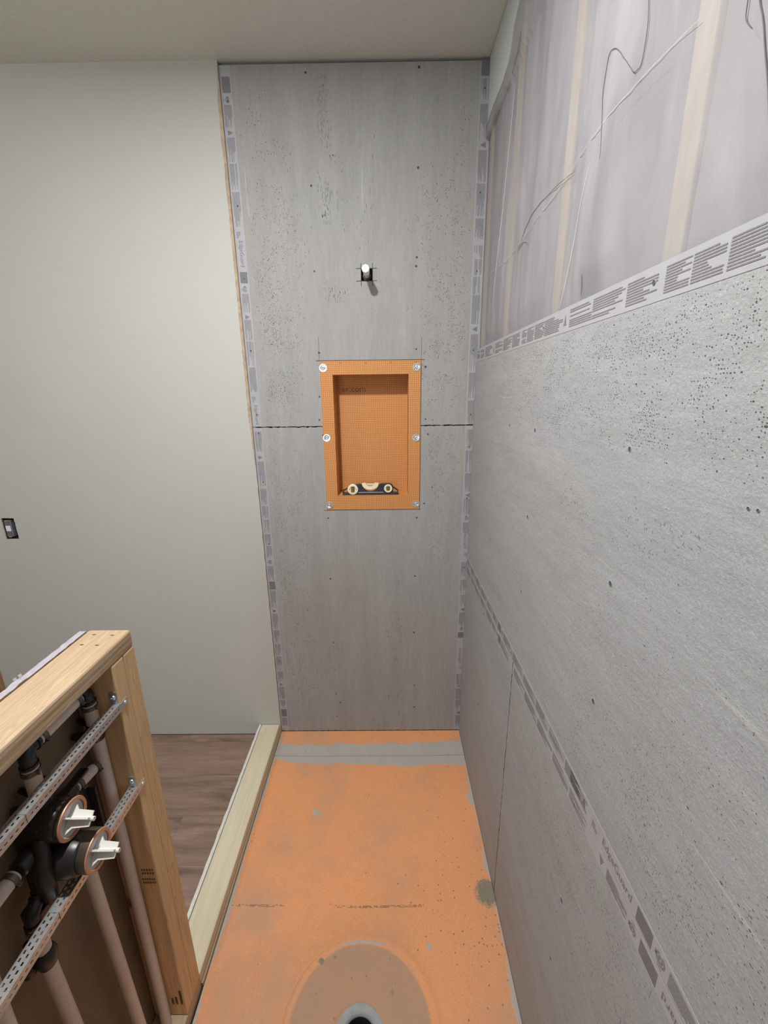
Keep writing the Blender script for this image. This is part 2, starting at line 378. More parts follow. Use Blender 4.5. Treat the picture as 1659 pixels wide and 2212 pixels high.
for a, b in zip(zz, zz[1:]):
    mb.face([(-.9152, -.0064, a), (-.9152, -.0064, b), (-.9155-tw(b), -.0064, b), (-.9155-tw(a), -.0064, a)], 1)
    mb.face([(-.9152, -.0064, a), (-.9152, -.0064, b), (-.9152, .0, b), (-.9152, .0, a)], 1)
mb.slab(us, vs, [OH], wy, .0187, 0, 1, jw)
struct(mb.build('wall_back', [M['paint'], M['paper_edge']]), 'pale green-grey painted drywall left of the shower')
struct(boxo('wall_rear_cavity', (XL, .2, .105, .13, 0, CE+.05), M['kraft']), 'dark cavity backing behind the shower boards')
struct(boxo('wall_right', (.105, .13, YR, .13, 0, CE+.05), M['kraft']), 'outer sheathing behind the stud wall')
struct(boxo('wall_left', (XL-.02, XL, YR, .13, 0, CE), M['kraft']), 'unseen left wall outside the frame, made dark to cut fill light')  # dark tone chosen to soak up bounce light, wall itself is unseen
# rear wall with a window opening lets daylight in behind the camera
mb = MB(); mb.slab([XL, .13, -2.1, -.9]+[-2.1, -.9], [0, CE, .9, 2.2], [(-2.1, -.9, .9, 2.2)], lambda u, v, w: (u, YR-w, v), .1)
struct(mb.build('wall_rear', M['kraft']), 'unseen wall behind the camera with a window opening, made dark to cut fill light')  # unseen wall, coloured dark so less fill reaches the shower
mb = MB(); mb.slab([-2.1, -.9, -2.06, -.94, -1.52, -1.48], [.9, 2.2, .94, 2.16], [(-2.06, -1.52, .94, 2.16), (-1.48, -.94, .94, 2.16)], lambda u, v, w: (u, YR-.03-w, v), .04)
struct(mb.build('window_1', M['white']), 'white window frame behind the camera', 'window')
mb = MB(); mb.slab(fr(XL-.02, .13, .5), fr(YR-.1, .13, .5), [], lambda u, v, w: (u, v, CE+w), .04)
struct(mb.build('ceiling', M['ceiling']), 'textured off-white ceiling', 'ceiling')
mb = MB(); mb.slab([XL-.02, -1.0255], fr(YR, .012, .3), [], lambda u, v, w: (u, v, .02-w), .02)
struct(mb.build('floor', M['planks']), 'brown wood-look plank floor left of the shower curb', 'floor')
mb = MB(); mb.slab([XL-.02, .13, DRC[0]-.07, DRC[0]+.07], [YR-.1, .13, DRC[1]-.07, DRC[1]+.07], [(DRC[0]-.07, DRC[0]+.07, DRC[1]-.07, DRC[1]+.07)], lambda u, v, w: (u, v, -w), .03)
struct(mb.build('floor_subfloor', M['curb_base']), 'wood subfloor beneath the shower tray', 'floor')
mb = MB()
for a, b in (((XL-.02), -2.2555),):
    mb.box(-2.335, -2.2555, -.026, -.0062, .0205, 2.08); mb.box(-2.3, -2.2625, -.031, -.026, .0205, 2.08)
struct(mb.build('trim_1', M['oak'], bevel=.004), 'brown wooden door casing at the far left edge', 'trim')
# dark gap under the ceiling and at the floor: shadow gaps come from real gaps between sheets

# ------------------------------------------------------------------ printed edge strips
def strip_print(mb, segs, A, width, lift=.0004, mi=0):
    """segs in u along the strip; A(u, v, w) maps to world with v across 0..width"""
    def rect(u0, u1, v0, v1): mb.face([A(u0, v0, lift), A(u1, v0, lift), A(u1, v1, lift), A(u0, v1, lift)], mi)
    for s in segs:
        k, a, b = s[:3]; sg = 1 if b > a else -1; L = abs(b-a)
        m0, m1 = width*.14, width*.86
        if k == 'text':
            n = s[3] if len(s) > 3 else 11; pitch = (m1-m0)/n
            for r in range(n):
                v = m0+pitch*(r+.15); e = L*(1 if random.random() < .45 else random.uniform(.45, .97)); u = 0
                if random.random() < .06: continue
                while u < e-.0005:
                    w_ = min(random.uniform(.004, .011), e-u); rect(a+sg*u, a+sg*(u+w_), v, v+pitch*.52); u += w_+.0006
        elif k == 'block':
            n = int(L/.0018); pu = L/n
            for r in range(n): rect(a+sg*r*pu, a+sg*(r+.8)*pu, m0, m1+.001)
        elif k == 'tri':
            c = width*.5; mb.face([A(a, c-width*.22, lift), A(b, c-width*.22, lift), A((a+b)/2, c+width*.24, lift)] if len(s) < 4 else
                                  [A(a, c-width*.22, lift), A(a, c+width*.22, lift), A(b, c, lift)], mi)
        elif k == 'logo':
            c = width*.52; r0 = min(L*.36, width*.3); uc = (a+b)/2
            for q in range(16):
                t0, t1 = 2*PI*q/16, 2*PI*(q+1)/16
                for ri, ro in ((r0*.25, r0*.55), (r0*.75, r0)):
                    if ro == r0 and q in (3, 4): continue
                    mb.face([A(uc+ri*math.cos(t0), c+ri*math.sin(t0), lift), A(uc+ro*math.cos(t0), c+ro*math.sin(t0), lift), A(uc+ro*math.cos(t1), c+ro*math.sin(t1), lift), A(uc+ri*math.cos(t1), c+ri*math.sin(t1), lift)], mi)
            rect(uc-r0*.5, uc+r0*.5, c-width*.36, c-width*.32); rect(uc+r0*.9, uc+r0*1.25, c-width*.1, c+width*.1)
        elif k == 'small':
            for r in range(4):
                v = m0+width*.07+r*width*.1; rect(a, a+sg*L*(1 if r < 2 else .6), v, v+width*.05)
        elif k == 'word':
            # reading direction a -> b
            flip = s[3] if len(s) > 3 else 1; sz = L*.235
            base = width*.36 if flip > 0 else width*.66
            text_faces(mb, 'EdgeGuard', sz, lambda x, y: A(a+sg*x*.94, base+flip*y, lift), mi)
def strip_holes(parent, pts, fn, nrm, name='screw'):
    for u, v in pts: screw_hole(parent, fn(u, v), nrm, name)
def screw_hole(parent, p, nrm, name='screw', r=None):
    r = r or random.uniform(.0030, .0042); mb = MB(); nrm = Vector(nrm).normalized(); p = Vector(p)
    a = nrm.orthogonal().normalized(); b = nrm.cross(a); n = 12; ang0 = random.uniform(0, 6)
    def ring(rr, h, j): return [p+nrm*h+rr*(1+j*random.uniform(-.25, .25))*(math.cos(2*PI*i/n+ang0)*a+math.sin(2*PI*i/n+ang0)*b) for i in range(n)]
    R0 = ring(r*1.30, .0001, .4); R1 = ring(r*1.05, .0007, .2); R2 = ring(r*.85, .00025, .15)
    base = len(mb.v); mb.v += [tuple(q) for q in R0+R1+R2]
    for k in (0, 1):
        for i in range(n): mb.f.append((base+k*n+i, base+k*n+(i+1) % n, base+(k+1)*n+(i+1) % n, base+(k+1)*n+i)); mb.m.append(0 if k == 0 else 1)
    mb.f.append(tuple(base+2*n+i for i in range(n))); mb.m.append(1)
    return mb.build(name, [mats_rim, M['pit']], parent)
mats_rim = plain('chipped_rim', (.36, .36, .35), .9, var=.2)

def pits(mb, zones, fn, mi=1, step=.0047, size=.0009, elong=1.3):
    """zones: (u0,u1,v0,v1,density,size factor, scan axis). Dots snap to the scrim rows of the sheet."""
    for u0, u1, v0, v1, dens, sf, *sa in zones:
        nu, nv = int((u1-u0)/step), int((v1-v0)/step); ou, ov = random.uniform(0, 60), random.uniform(0, 60)
        for i in range(nu):
            for j in range(nv):
                u, v = u0+i*step, v0+j*step
                fade = min(1, 4*min((i+1)/nu, 1-i/nu)); fade *= min(1, 6*min((j+1)/nv, 1-j/nv)+.15)
                k = noise.noise((u*16+ou, v*16+ov, 2))*.9+noise.noise((u*60+ou, v*60, 5))*.6
                if k < -.12 or random.random() > dens*fade*(k+.35)*1.3: continue
                r = size*sf*random.uniform(.55, 1.25)*(1.5 if random.random() < .04 else 1); uu = u+random.gauss(0, .0007); vv = v+random.gauss(0, .0005)
                e = elong*random.uniform(.7, 2.0)
                mb.face([fn(uu+r*math.cos(t)*(1 if not sa else e), vv+r*math.sin(t)*(e if not sa else 1), .00025) for t in (i_*PI/3 for i_ in range(6))], mi)
def smudges(mb, u, v0, v1, n, fn, mi=1, spread=.012, vert=True):
    for _ in range(n):
        a = u+random.gauss(0, spread); b = random.uniform(v0, v1)
        if noise.noise((a*10, b*9, 7)) < .02: continue
        w_, h_ = random.uniform(.0005, .0011), random.uniform(.0015, .006)
        if not vert: w_, h_ = h_, w_
        mb.face([fn(a-w_, b-h_, .00022), fn(a+w_, b-h_*.8, .00022), fn(a+w_*.8, b+h_, .00022), fn(a-w_, b+h_*.9, .00022)], mi)
M['smudge'] = plain('grey_smudge', (.20, .20, .20), .9, var=.2)

# ------------------------------------------------------------------ cement boards on the back wall (x from -.9146 to -.0003)
BX0, BX1, ZJ = -.9146, -.0004, 1.559
NI = (-.578, -.2762, 1.2655, 1.760)     # niche opening
HO = (-.4555, -.4125, 2.0925, 2.1345)   # pipe stub-out hole
TB = .0127
def fb(u, v, w=0): return (u, w, v)      # w>0 goes into the wall
def fbo(u, v, w=0): return (u, -w, v)    # w>0 sticks out of the wall
def edgejit(ev, amp, du=0, seed=0):
    def j(a, b):
        for e in ev:
            if abs(b-e) < .0005: b += amp*(noise.noise((a*60, seed, 0))+.8*noise.noise((a*190, seed, 3)))
        return a, b
    return j
def board_back(name, z0, z1, label, zones, smud, holes, jit, jointside):
    root = thing(name, (BX0+.45, 0.006, z0), label, 'cement board')
    mb = MB(); us = fr(BX0, BX1, .007)+[NI[0], NI[1], HO[0], HO[1]]
    vs = [z0, z1]+[z for z in (NI[2], NI[3], HO[2], HO[3]) if z0 < z < z1]
    mb.slab(us, vs, [NI, HO], fb, TB-.0003, 0, 1, jit)
    pits(mb, zones, fbo, 2, .0050, .00105, .9); 
    for s_ in smud: smudges(mb, *s_[:4], fbo, 3, *s_[4:])
    mb.build('panel', [M['board_v'], M['crumb'], M['pit'], M['smudge']], root)
    for p in holes: screw_hole(root, (p[0], -.0001, p[1]), (0, -1, 0))
    return root
lo = board_back('cement_board', ZP+.003, ZJ-.0028, 'lower grey cement board of the back wall, from shower tray up to the cracked joint',
    [(-.86, -.70, .06, 1.5, .30, 1), (-.86, -.80, .1, 1.54, .3, 1), (-.19, -.06, .9, 1.54, .22, 1), (-.2, -.08, 1.25, 1.54, .35, 1.1)],
    [(-.32, .05, 1.15, 260, .012), (-.37, .2, 1.1, 90, .01), (-.62, .2, .9, 60, .03), (-.2, .3, 1.1, 80, .05), (-.5, .05, .12, 60, .2)],
    [(-.627, 1.524), (-.196, 1.523), (-.207, 1.229), (-.6235, 1.167), (-.2385, 1.165), (-.627, .879), (-.244, .889), (-.627, .548), (-.246, .60), (-.628, .258), (-.6095, .208), (-.2415, .306), (-.629, .125), (-.240, .178)],
    edgejit([ZJ-.0028, ZP+.003], .0034, 0, 1), None)
up = board_back('cement_board', ZJ+.0012, CE-.010, 'upper grey cement board of the back wall with pipe hole, above the cracked joint',
    [(-.86, -.68, 1.58, 2.70, .22, 1), (-.86, -.72, 1.58, 2.25, .45, 1), (-.24, -.06, 1.58, 2.5, .40, 1.05), (-.10, -.05, 1.6, 2.68, .4, .9), (-.74, -.66, 1.75, 2.4, .25, .9)],
    [(-.575, 1.85, 2.72, 420, .014), (-.53, 1.9, 2.5, 120, .012), (-.68, 2.1, 2.5, 60, .03), (-.24, 1.7, 2.4, 60, .03), (-.43, 2.2, 2.6, 40, .05)],
    [(-.625, 2.7206), (-.246, 2.730), (-.246, 2.448), (-.625, 2.399), (-.248, 2.169), (-.250, 2.140), (-.629, 2.1276), (-.627, 1.8425), (-.247, 1.8516), (-.210, 1.786), (-.6345, 1.6766), (-.6394, 1.5855), (-.2068, 1.584)],
    edgejit([ZJ+.0012], .0030, 0, 2), None)
def strip_back(root, z0, z1, side, segs, holes, rev=1, lab=None):
    """side 'l' or 'r'; v runs from outer board edge inwards when l"""
    if side == 'l': A = lambda u, v, w: (BX0+.0015+v, -.0005-w, u); wdt = .0365
    else: A = lambda u, v, w: (-.0015-v, -.0005-w, u); wdt = .0415
    mb = MB(); n = fr(z0, z1, .02)
    for a, b in zip(n, n[1:]):
        e0, e1 = wdt+.0007*noise.noise((a*40, 1, 2)), wdt+.0007*noise.noise((b*40, 1, 2))
        mb.face([A(a, 0, 0), A(b, 0, 0), A(b, e1, 0), A(a, e0, 0)])
    mb.face([A(z0, wdt, 0), A(z1, wdt, 0), A(z1, wdt, -.0004), A(z0, wdt, -.0004)])
    strip_print(mb, segs, A, wdt, mi=1)
    o = mb.build('edge_strip', [M['tape'], M['ink']], root, fix=False); o['label'] = lab or 'pale printed edge strip'
    for z in holes: screw_hole(root, A(z, wdt*.55, .0003), (0, -1, 0), r=.0028)
    return o
T = 'text'
strip_back(up, ZJ+.002, CE-.0115, 'l', [('block', 2.713, 2.669), ('logo', 2.66, 2.638), (T, 2.636, 2.573), ('tri', 2.565, 2.55), (T, 2.544, 2.473), (T, 2.468, 2.39), (T, 2.383, 2.275), ('small', 2.26, 2.238),
    ('word', 2.231, 2.143), ('block', 2.128, 2.09), ('logo', 2.082, 2.057), (T, 2.054, 1.99), ('tri', 1.982, 1.966), (T, 1.964, 1.891), (T, 1.886, 1.798), (T, 1.791, 1.698), ('small', 1.68, 1.656), ('word', 1.647, 1.568)],
    (2.646, 2.34, 2.106, 1.853, 1.609))
def rep(z, blocks, gap=.006):
    out = []
    for k, L in blocks:
        out.append((k, z, z-L)); z -= L+gap
    return out
strip_back(lo, ZP+.005, ZJ-.003, 'l', [(T, 1.541, 1.459), ('tri', 1.442, 1.426), (T, 1.417, 1.312)]+rep(1.30, [(T, .07), (T, .055), (T, .06), (T, .05), (T, .06), ('logo', .025), (T, .07), ('block', .04), (T, .09), ('tri', .016), (T, .08), (T, .07), (T, .06), (T, .08), (T, .06), ('tri', .016), (T, .07), (T, .05), ('block', .045), (T, .05)]),
    (1.535, 1.33, 1.05, .72, .45, .16))
strip_back(up, ZJ+.002, CE-.0115, 'r', [('block', 2.748, 2.703), (T, 2.696, 2.633), (T, 2.627, 2.529), ('tri', 2.52, 2.502), (T, 2.496, 2.403), (T, 2.397, 2.298), (T, 2.29, 2.224), (T, 2.205, 2.164, 8), (T, 2.16, 2.106, 8), (T, 2.101, 2.043, 8), (T, 2.04, 1.939, 8),
    ('tri', 1.93, 1.911), (T, 1.902, 1.77), (T, 1.761, 1.664), (T, 1.655, 1.563)], (2.67, 2.37, 2.12, 1.845, 1.60))
strip_back(lo, ZP+.005, ZJ-.003, 'r', rep(1.54, [(T, .08), (T, .09), (T, .08), ('tri', .018), (T, .07), ('logo', .025), (T, .05)])+[('word', 1.02, 1.10, -1), ('small', 1.0, .975)]+rep(.955, [(T, .08), (T, .07), (T, .06), ('tri', .018), (T, .07), ('logo', .022), ('block', .03)])+
    [('word', .43, .51, -1), ('small', .41, .39)]+rep(.37, [(T, .08), (T, .06), (T, .06), ('tri', .018), (T, .07)]), (1.47, 1.25, .93, .62, .3))

# ------------------------------------------------------------------ cement boards on the right wall, face at x = -.0127
RX = -.0127; YS = -.7175; ZS = .9477; ZT = 1.846; RYE = -2.3
def fr_(u, v, w=0): return (RX+w, u, v)       # u = y, v = z
def fro(u, v, w=0): return (RX-w, u, v)
def board_right(y0, y1, z0, z1, label, zones, smud, holes, jit):
    root = thing('cement_board', (RX, (y0+y1)/2, z0), label, 'cement board')
    mb = MB(); mb.slab(fr(y0, y1, .02), fr(z0, z1, .007), [], fr_, TB-.0006, 0, 1, jit)
    pits(mb, [z+('h',) for z in zones], fro, 2, .0046, .00062, 1.0)
    for s_ in smud:
        for _ in range(s_[4]):
            a, b = random.uniform(s_[0], s_[1]), random.uniform(s_[2], s_[3])
            if noise.noise((a*7, b*14, 3)) < .0: continue
            l_ = random.uniform(.0006, .0024); h_ = random.uniform(.0003, .0007); tl = random.choice((0, 0, .3))
            if random.random() < .5: l_, h_ = h_, l_
            mb.face([fro(a-l_, b-h_, .0002), fro(a+l_, b-h_+tl*l_, .0002), fro(a+l_, b+h_+tl*l_, .0002), fro(a-l_, b+h_, .0002)], 3)
    mb.build('panel', [M['board_h'], M['crumb'], M['pit'], M['smudge']], root)
    for p in holes: screw_hole(root, (RX-.0001, p[0], p[1]), (-1, 0, 0), r=.0017 if p[0] < -1.3 else random.uniform(.0032, .0048))
    return root
def jr(a, b):
    if abs(a-(YS+.0024)) < .0006 or abs(a-(YS-.0024)) < .0006: a += .0034*(noise.noise((b*60, a*900, 0))+.7*noise.noise((b*190, a*900, 3)))
    return a, b
rl = board_right(YS+.0024, -.0008, ZP+.002, ZS-.0008, 'far lower cement board of the right wall, between back wall and the vertical crack',
    [(-.70, -.4, .72, .9, .10, .8)], [(-.7, -.05, .1, .9, 90)], [(-.36, .9), (-.36, .5)], jr)
rn = board_right(RYE, YS-.0024, ZP+.002, ZS-.0008, 'near lower cement board of the right wall, nearer than the vertical crack',
    [(-1.6, -.73, .06, .905, .12, .8), (-1.5, -.73, .70, .905, .42, 1.1), (-1.4, -.74, .45, .75, .16, 1), (-1.3, -.9, .1, .4, .10, 1)], [(-1.4, -.75, .05, .9, 160)], [(-1.133, .674), (-1.123, .476)], jr)
ru = board_right(RYE, -.0008, ZS+.0008, ZT, 'long upper cement board of the right wall, its printed top edge below the plastic sheet',
    [(-1.75, -.22, 1.60, 1.80, .55, 1.15), (-1.75, -.4, 1.62, 1.76, .35, 1.0), (-1.2, -.1, 1.0, 1.08, .30, 1), (-1.6, -.9, 1.0, 1.2, .30, 1.1), (-1.7, -.9, 1.0, 1.5, .06, 1), (-1.9, -.8, .99, 1.35, .14, .8), (-1.75, -.1, 1.74, 1.80, .3, .9)],
    [(-1.6, -.1, 1.0, 1.6, 420), (-1.4, -.9, 1.47, 1.53, 200), (-1.1, -.2, 1.5, 1.62, 120)],
    [(-1.136, 1.607), (-1.138, 1.394), (-1.139, 1.172), (-1.352, 1.577), (-1.363, 1.578), (-.522, 1.596), (-.735, 1.60), (-.735, 1.385), (-.735, 1.18)], jr)
def strip_right(root, y0, y1, z0, wdt, segs, holes, lab, dn=1, drift=0):
    A = lambda u, v, w: (RX-.0005-w, u, z0+dn*(v+drift*(-u)))
    mb = MB(); n = fr(y0, y1, .03)
    for a, b in zip(n, n[1:]):
        e0, e1 = wdt+.0008*noise.noise((a*40, z0, 2)), wdt+.0008*noise.noise((b*40, z0, 2))
        mb.face([A(a, 0, 0), A(b, 0, 0), A(b, e1, 0), A(a, e0, 0)])
        mb.face([A(a, e0, 0), A(b, e1, 0), A(b, e1, -.0005), A(a, e0, -.0005)])
        mb.face([A(a, 0, 0), A(b, 0, 0), A(b, 0, -.0005), A(a, 0, -.0005)])
    strip_print(mb, segs, A, wdt, mi=1)
    o = mb.build('edge_strip', [M['tape'], M['ink']], root, fix=False); o['label'] = lab
    for u in holes: screw_hole(root, A(u, wdt*.55, .0003), (-1, 0, 0), r=.003)
top = [(T, -.03, -.076, 8), (T, -.091, -.151, 8), (T, -.164, -.269, 8), ('tri', -.29, -.278), (T, -.302, -.39, 9), (T, -.399, -.488, 9), (T, -.493, -.561, 9), (T, -.579, -.616, 9), (T, -.622, -.669, 9), (T, -.676, -.737, 9), (T, -.74, -.841, 9), ('tri', -.859, -.846),
       (T, -.873, -.964, 9), (T, -.966, -1.069, 9), (T, -1.071, -1.144, 9), (T, -1.159, -1.205, 10), (T, -1.208, -1.257, 10), (T, -1.262, -1.32, 10), (T, -1.33, -1.4, 10), ('tri', -1.42, -1.405), (T, -1.42, -1.5)]
strip_right(ru, RYE, -.001, ZT-.046, .0455, top, (-.735, -1.136), 'pale printed strip along the board top')
def repy(y, blocks, gap=.006, end=-2.2):
    out = []
    while y > end:
        for k, L in blocks: out.append((k, y, y-L)); y -= L+gap
    return out
seq = [(T, .07), (T, .08), ('tri', .015), (T, .09), (T, .075), (T, .07)]
strip_right(ru, RYE, -.001, ZS+.0012, .036, [s for s in repy(-.02, [(T, .08), (T, .07), ('tri', .015), (T, .09), (T, .09), (T, .08), (T, .06), ('block', .035), ('logo', .02), (T, .07), ('tri', .014), (T, .09), (T, .09), (T, .08)], end=-1.1) if s[2] > -1.17] +
    [(T, -1.10, -1.17), ('small', -1.19, -1.208), ('word', -1.225, -1.313), ('block', -1.325, -1.361), ('logo', -1.366, -1.392), (T, -1.396, -1.46), ('tri', -1.475, -1.46), (T, -1.48, -1.56), (T, -1.57, -1.65)],
    (-.34, -1.13), 'pale printed strip along the board bottom')
strip_right(rn, RYE, YS-.003, ZS-.0012, .034, [s for s in repy(-.73, [(T, .09), (T, .09), (T, .09), (T, .08), (T, .07)], end=-1.1) if s[2] > -1.215] +
    [('tri', -1.224, -1.238), (T, -1.249, -1.308), ('logo', -1.313, -1.335), ('block', -1.342, -1.381), ('word', -1.475, -1.391, 1), (T, -1.49, -1.57)], (-1.13,), 'pale printed edge strip', dn=-1)
strip_right(rl, YS+.003, -.001, ZS-.0012, .034, repy(-.02, [(T, .09), (T, .07), (T, .08), ('tri', .015), (T, .09), (T, .08), (T, .05), ('tri', .015), ('block', .03), (T, .08)], end=-.65), (-.36,), 'pale printed edge strip', dn=-1)

# ------------------------------------------------------------------ right wall framing, insulation and plastic film above the boards
GF = 'bare studs of the right wall'
sp_ = [(-.021, 'pale wooden stud in the corner by the back wall, behind plastic film'), (-.344, 'pale wooden stud nearest the back corner stud, behind plastic film'), (-.7475, 'pale wooden stud in the middle of the plastic film'),
       (-1.1365, 'wide-looking pale stud at the right of the plastic film'), (-1.54, 'pale stud beyond the right edge of the film')]
for y, lb in sp_:
    o = boxo('wall_stud', (.0022, .0912, y-.019, y+.019, .02, CE-.04), M['pine_f'], bevel=.002); tag(o, lb, 'wall stud', GF)
o = boxo('wall_top_plate', (.0022, .0912, -3, .003, CE-.0395, CE-.0005), M['pine_f'], bevel=.002); tag(o, 'pale timber plate along the ceiling above the plastic film', 'wooden plate')
mb = MB(); fold = [(.003, 2.562), (-.023, 2.560), (-.113, 2.566), (-.217, 2.562), (-.275, 2.572), (-.296, 2.595), (-.313, 2.622), (-.359, 2.65), (-.42, 2.70), (-.47, 2.752)]
poly = [(.003, 2.545), (-.22, 2.55), (-.30, 2.585), (-.36, 2.64), (-.47, 2.735), (-.53, 2.752), (.003, 2.752)]
mb.prism(poly, lambda a, b, d: (d, a, b), -.0105, .0018); o = mb.build('drywall_offcut', M['green']); tag(o, 'pale green drywall piece at the ceiling corner above the plastic', 'drywall piece')
bays = [(-.323, -.042), (-.7265, -.365), (-1.1155, -.7685), (-1.519, -1.1575)]
bl = ['grey insulation batt between back corner stud and next stud', 'grey insulation batt left of the middle stud behind plastic', 'grey insulation batt between middle and right studs', 'grey insulation batt right of the rightmost stud']
for (a, b), lb in zip(bays, bl):
    mb = MB(); us = fr(a, b, .03); vs = fr(1.70, CE-.042, .03); idx = {}
    for i, u in enumerate(us):
        for j, v in enumerate(vs):
            e = min(1, min(i, len(us)-1-i)/2); idx[i, j] = len(mb.v)
            mb.v.append((.0085-.002*e+.004*noise.noise((u*9, v*5, 1))+.001*noise.noise((u*40, v*30, 4)), u, v))
    for i in range(len(us)-1):
        for j in range(len(vs)-1): mb.f.append((idx[i, j], idx[i+1, j], idx[i+1, j+1], idx[i, j+1])); mb.m.append(0)
    mb.face([(.09, a, 1.70), (.09, b, 1.70), (.09, b, CE-.042), (.09, a, CE-.042)])
    mb.face([(.03, a, 1.70), (.03, b, 1.70), (.09, b, 1.70), (.09, a, 1.70)]); mb.face([(.03, a, 1.70), (.09, a, 1.70), (.09, a, CE-.042), (.03, a, CE-.042)]); mb.face([(.03, b, 1.70), (.09, b, 1.70), (.09, b, CE-.042), (.03, b, CE-.042)])
    o = mb.build('insulation_batt', M['batt'], smooth=True); tag(o, lb, 'insulation', 'insulation batts behind the plastic film')
# the film
def foldz(y):
    if y < fold[-1][0]: return CE-.001
    for (a, za), (b, zb) in zip(fold, fold[1:]):
        if b <= y <= a: t = (y-a)/(b-a); return za+(zb-za)*t
    return fold[0][1]
def filmx(y, z):
    d = min(abs(y-s) for s, _ in sp_); k = min(1, max(0, (d-.012)/.10))
    w = .0055*k*noise.noise((y*7, z*1.6, 3)) + .0022*noise.noise((y*38, z*4.5, 5))*(.35+k) + .0012*noise.noise((y*90+z*20, z*8, 8))
    fold_ = .004*math.exp(-((y+.81+.14*(z-2))/.006)**2)+.004*math.exp(-((y+.30+.1*(z-2))/.007)**2)
    low = min(1, max(0, (z-1.848)/.05))
    r = (-.0016-.0045*k-w-fold_)
    r = min(r, -.0006)*low+(1-low)*-.0007
    if -.56 < y and z > 2.525: r = min(r, -.0128)
    return r
mb = MB(); ys = fr(-2.9, .0, .008); NZ = 90; idx = {}
for i, y in enumerate(ys):
    zt = foldz(y)
    for j in range(NZ+1):
        z = 1.80+(zt-1.80)*j/NZ; idx[i, j] = len(mb.v); mb.v.append((filmx(y, z) if z > 1.8465 else .0010, min(y, -.0015), z))
for i in range(len(ys)-1):
    for j in range(NZ): mb.f.append((idx[i, j], idx[i+1, j], idx[i+1, j+1], idx[i, j+1])); mb.m.append(0)
film = mb.build('plastic_film', M['film'], smooth=True, fix=False); tag(film, 'clear milky plastic film stretched over the insulated right wall above the boards', 'plastic sheet')
hem = MB(); pts = [(filmx(y, foldz(y))-.001, y, foldz(y)+.001) for y in fr(-.465, -.004, .006)]
hem.tube(pts, .0022, 6); o = hem.build('hem', M['film'], film, smooth=True)
def strand(name, pts, r, mat, label, cat, group=None, off=.0012):
    # smooth through the points on the film surface
    K = (.3671-.009)/.3671; P = [Vector((0, CPOS.y+(a-CPOS.y)*K, CPOS.z+(b-CPOS.z)*K)) for a, b in pts]; out = []
    for k in range(len(P)-1):
        p0, p1, p2, p3 = P[max(k-1, 0)], P[k], P[k+1], P[min(k+2, len(P)-1)]
        for q in range(8):
            t = q/8; out.append(.5*((2*p1)+(-p0+p2)*t+(2*p0-5*p1+4*p2-p3)*t*t+(-p0+3*p1-3*p2+p3)*t**3))
    out.append(P[-1]); w = [(min(filmx(p.y, p.z), -.004)-off, p.y, p.z) for p in out]
    # keep clear of surface ripples by smoothing x
    for _ in range(4): w = [w[0]]+[((w[i-1][0]+w[i][0]*2+w[i+1][0])/4, w[i][1], w[i][2]) for i in range(1, len(w)-1)]+[w[-1]]
    n = len(w); rr = [r*(.45+.55*min(1, 6*min(i, n-1-i)/n)) for i in range(n)]
    mb = MB(); mb.tube(w, rr, 6, 0); return tag(mb.build(name, mat, smooth=True), label, cat, group)
GT = 'dark threads on the plastic film'
strand('thread', [(-.901, 2.066), (-.896, 2.103), (-.882, 2.168), (-.886, 2.20), (-.895, 2.212), (-.913, 2.207), (-.941, 2.178), (-.971, 2.144), (-.985, 2.138), (-.994, 2.141), (-.998, 2.177), (-.991, 2.215), (-.985, 2.26)], .00055, M['thread'], 'long S-shaped dark thread hanging in the middle of the plastic film', 'thread', GT)
strand('thread', [(-.426, 2.058), (-.478, 2.095), (-.54, 2.108), (-.61, 2.114), (-.68, 2.113), (-.739, 2.106), (-.789, 2.098)], .00055, M['thread'], 'slanting dark thread crossing the middle stud', 'thread', GT)
strand('thread', [(-.437, 2.060), (-.452, 2.068), (-.473, 2.070), (-.505, 2.062), (-.536, 2.043)], .0005, M['thread'], 'short hooked dark thread below the slanting one', 'thread', GT)
strand('thread', [(-.87, 1.862), (-.875, 1.88), (-.877, 1.897)], .0005, M['thread'], 'tiny straight dark thread standing on the board top edge', 'thread', GT)
strand('thread', [(-1.195, 2.10), (-1.197, 2.065), (-1.199, 2.052), (-1.209, 2.039)], .00055, M['thread'], 'short bent dark thread near the top right corner', 'thread', GT)
strand('thread', [(-1.20, 2.10), (-1.214, 2.057), (-1.224, 2.035), (-1.240, 1.99), (-1.262, 1.93)], .0008, M['thread'], 'thick dark thread at the right edge of the film', 'thread', GT)
strand('tear_strip', [(-.09, 2.087), (-.25, 2.075), (-.4, 2.074), (-.56, 2.085), (-.732, 2.105), (-.892, 2.118), (-.999, 2.119), (-1.119, 2.106)], .0005, M['crease'], 'fine white string running diagonally across the plastic film', 'string')
strand('tear_strip', [(-.772, 1.859), (-.80, 1.93), (-.819, 1.986), (-.861, 2.08)], .00045, M['crease'], 'fine white crease string right of the middle stud', 'string')
strand('tear_strip', [(-.18, 1.95), (-.20, 2.08), (-.225, 2.2), (-.25, 2.33), (-.29, 2.52)], .00045, M['crease'], 'fine white string rising near the back corner', 'string')

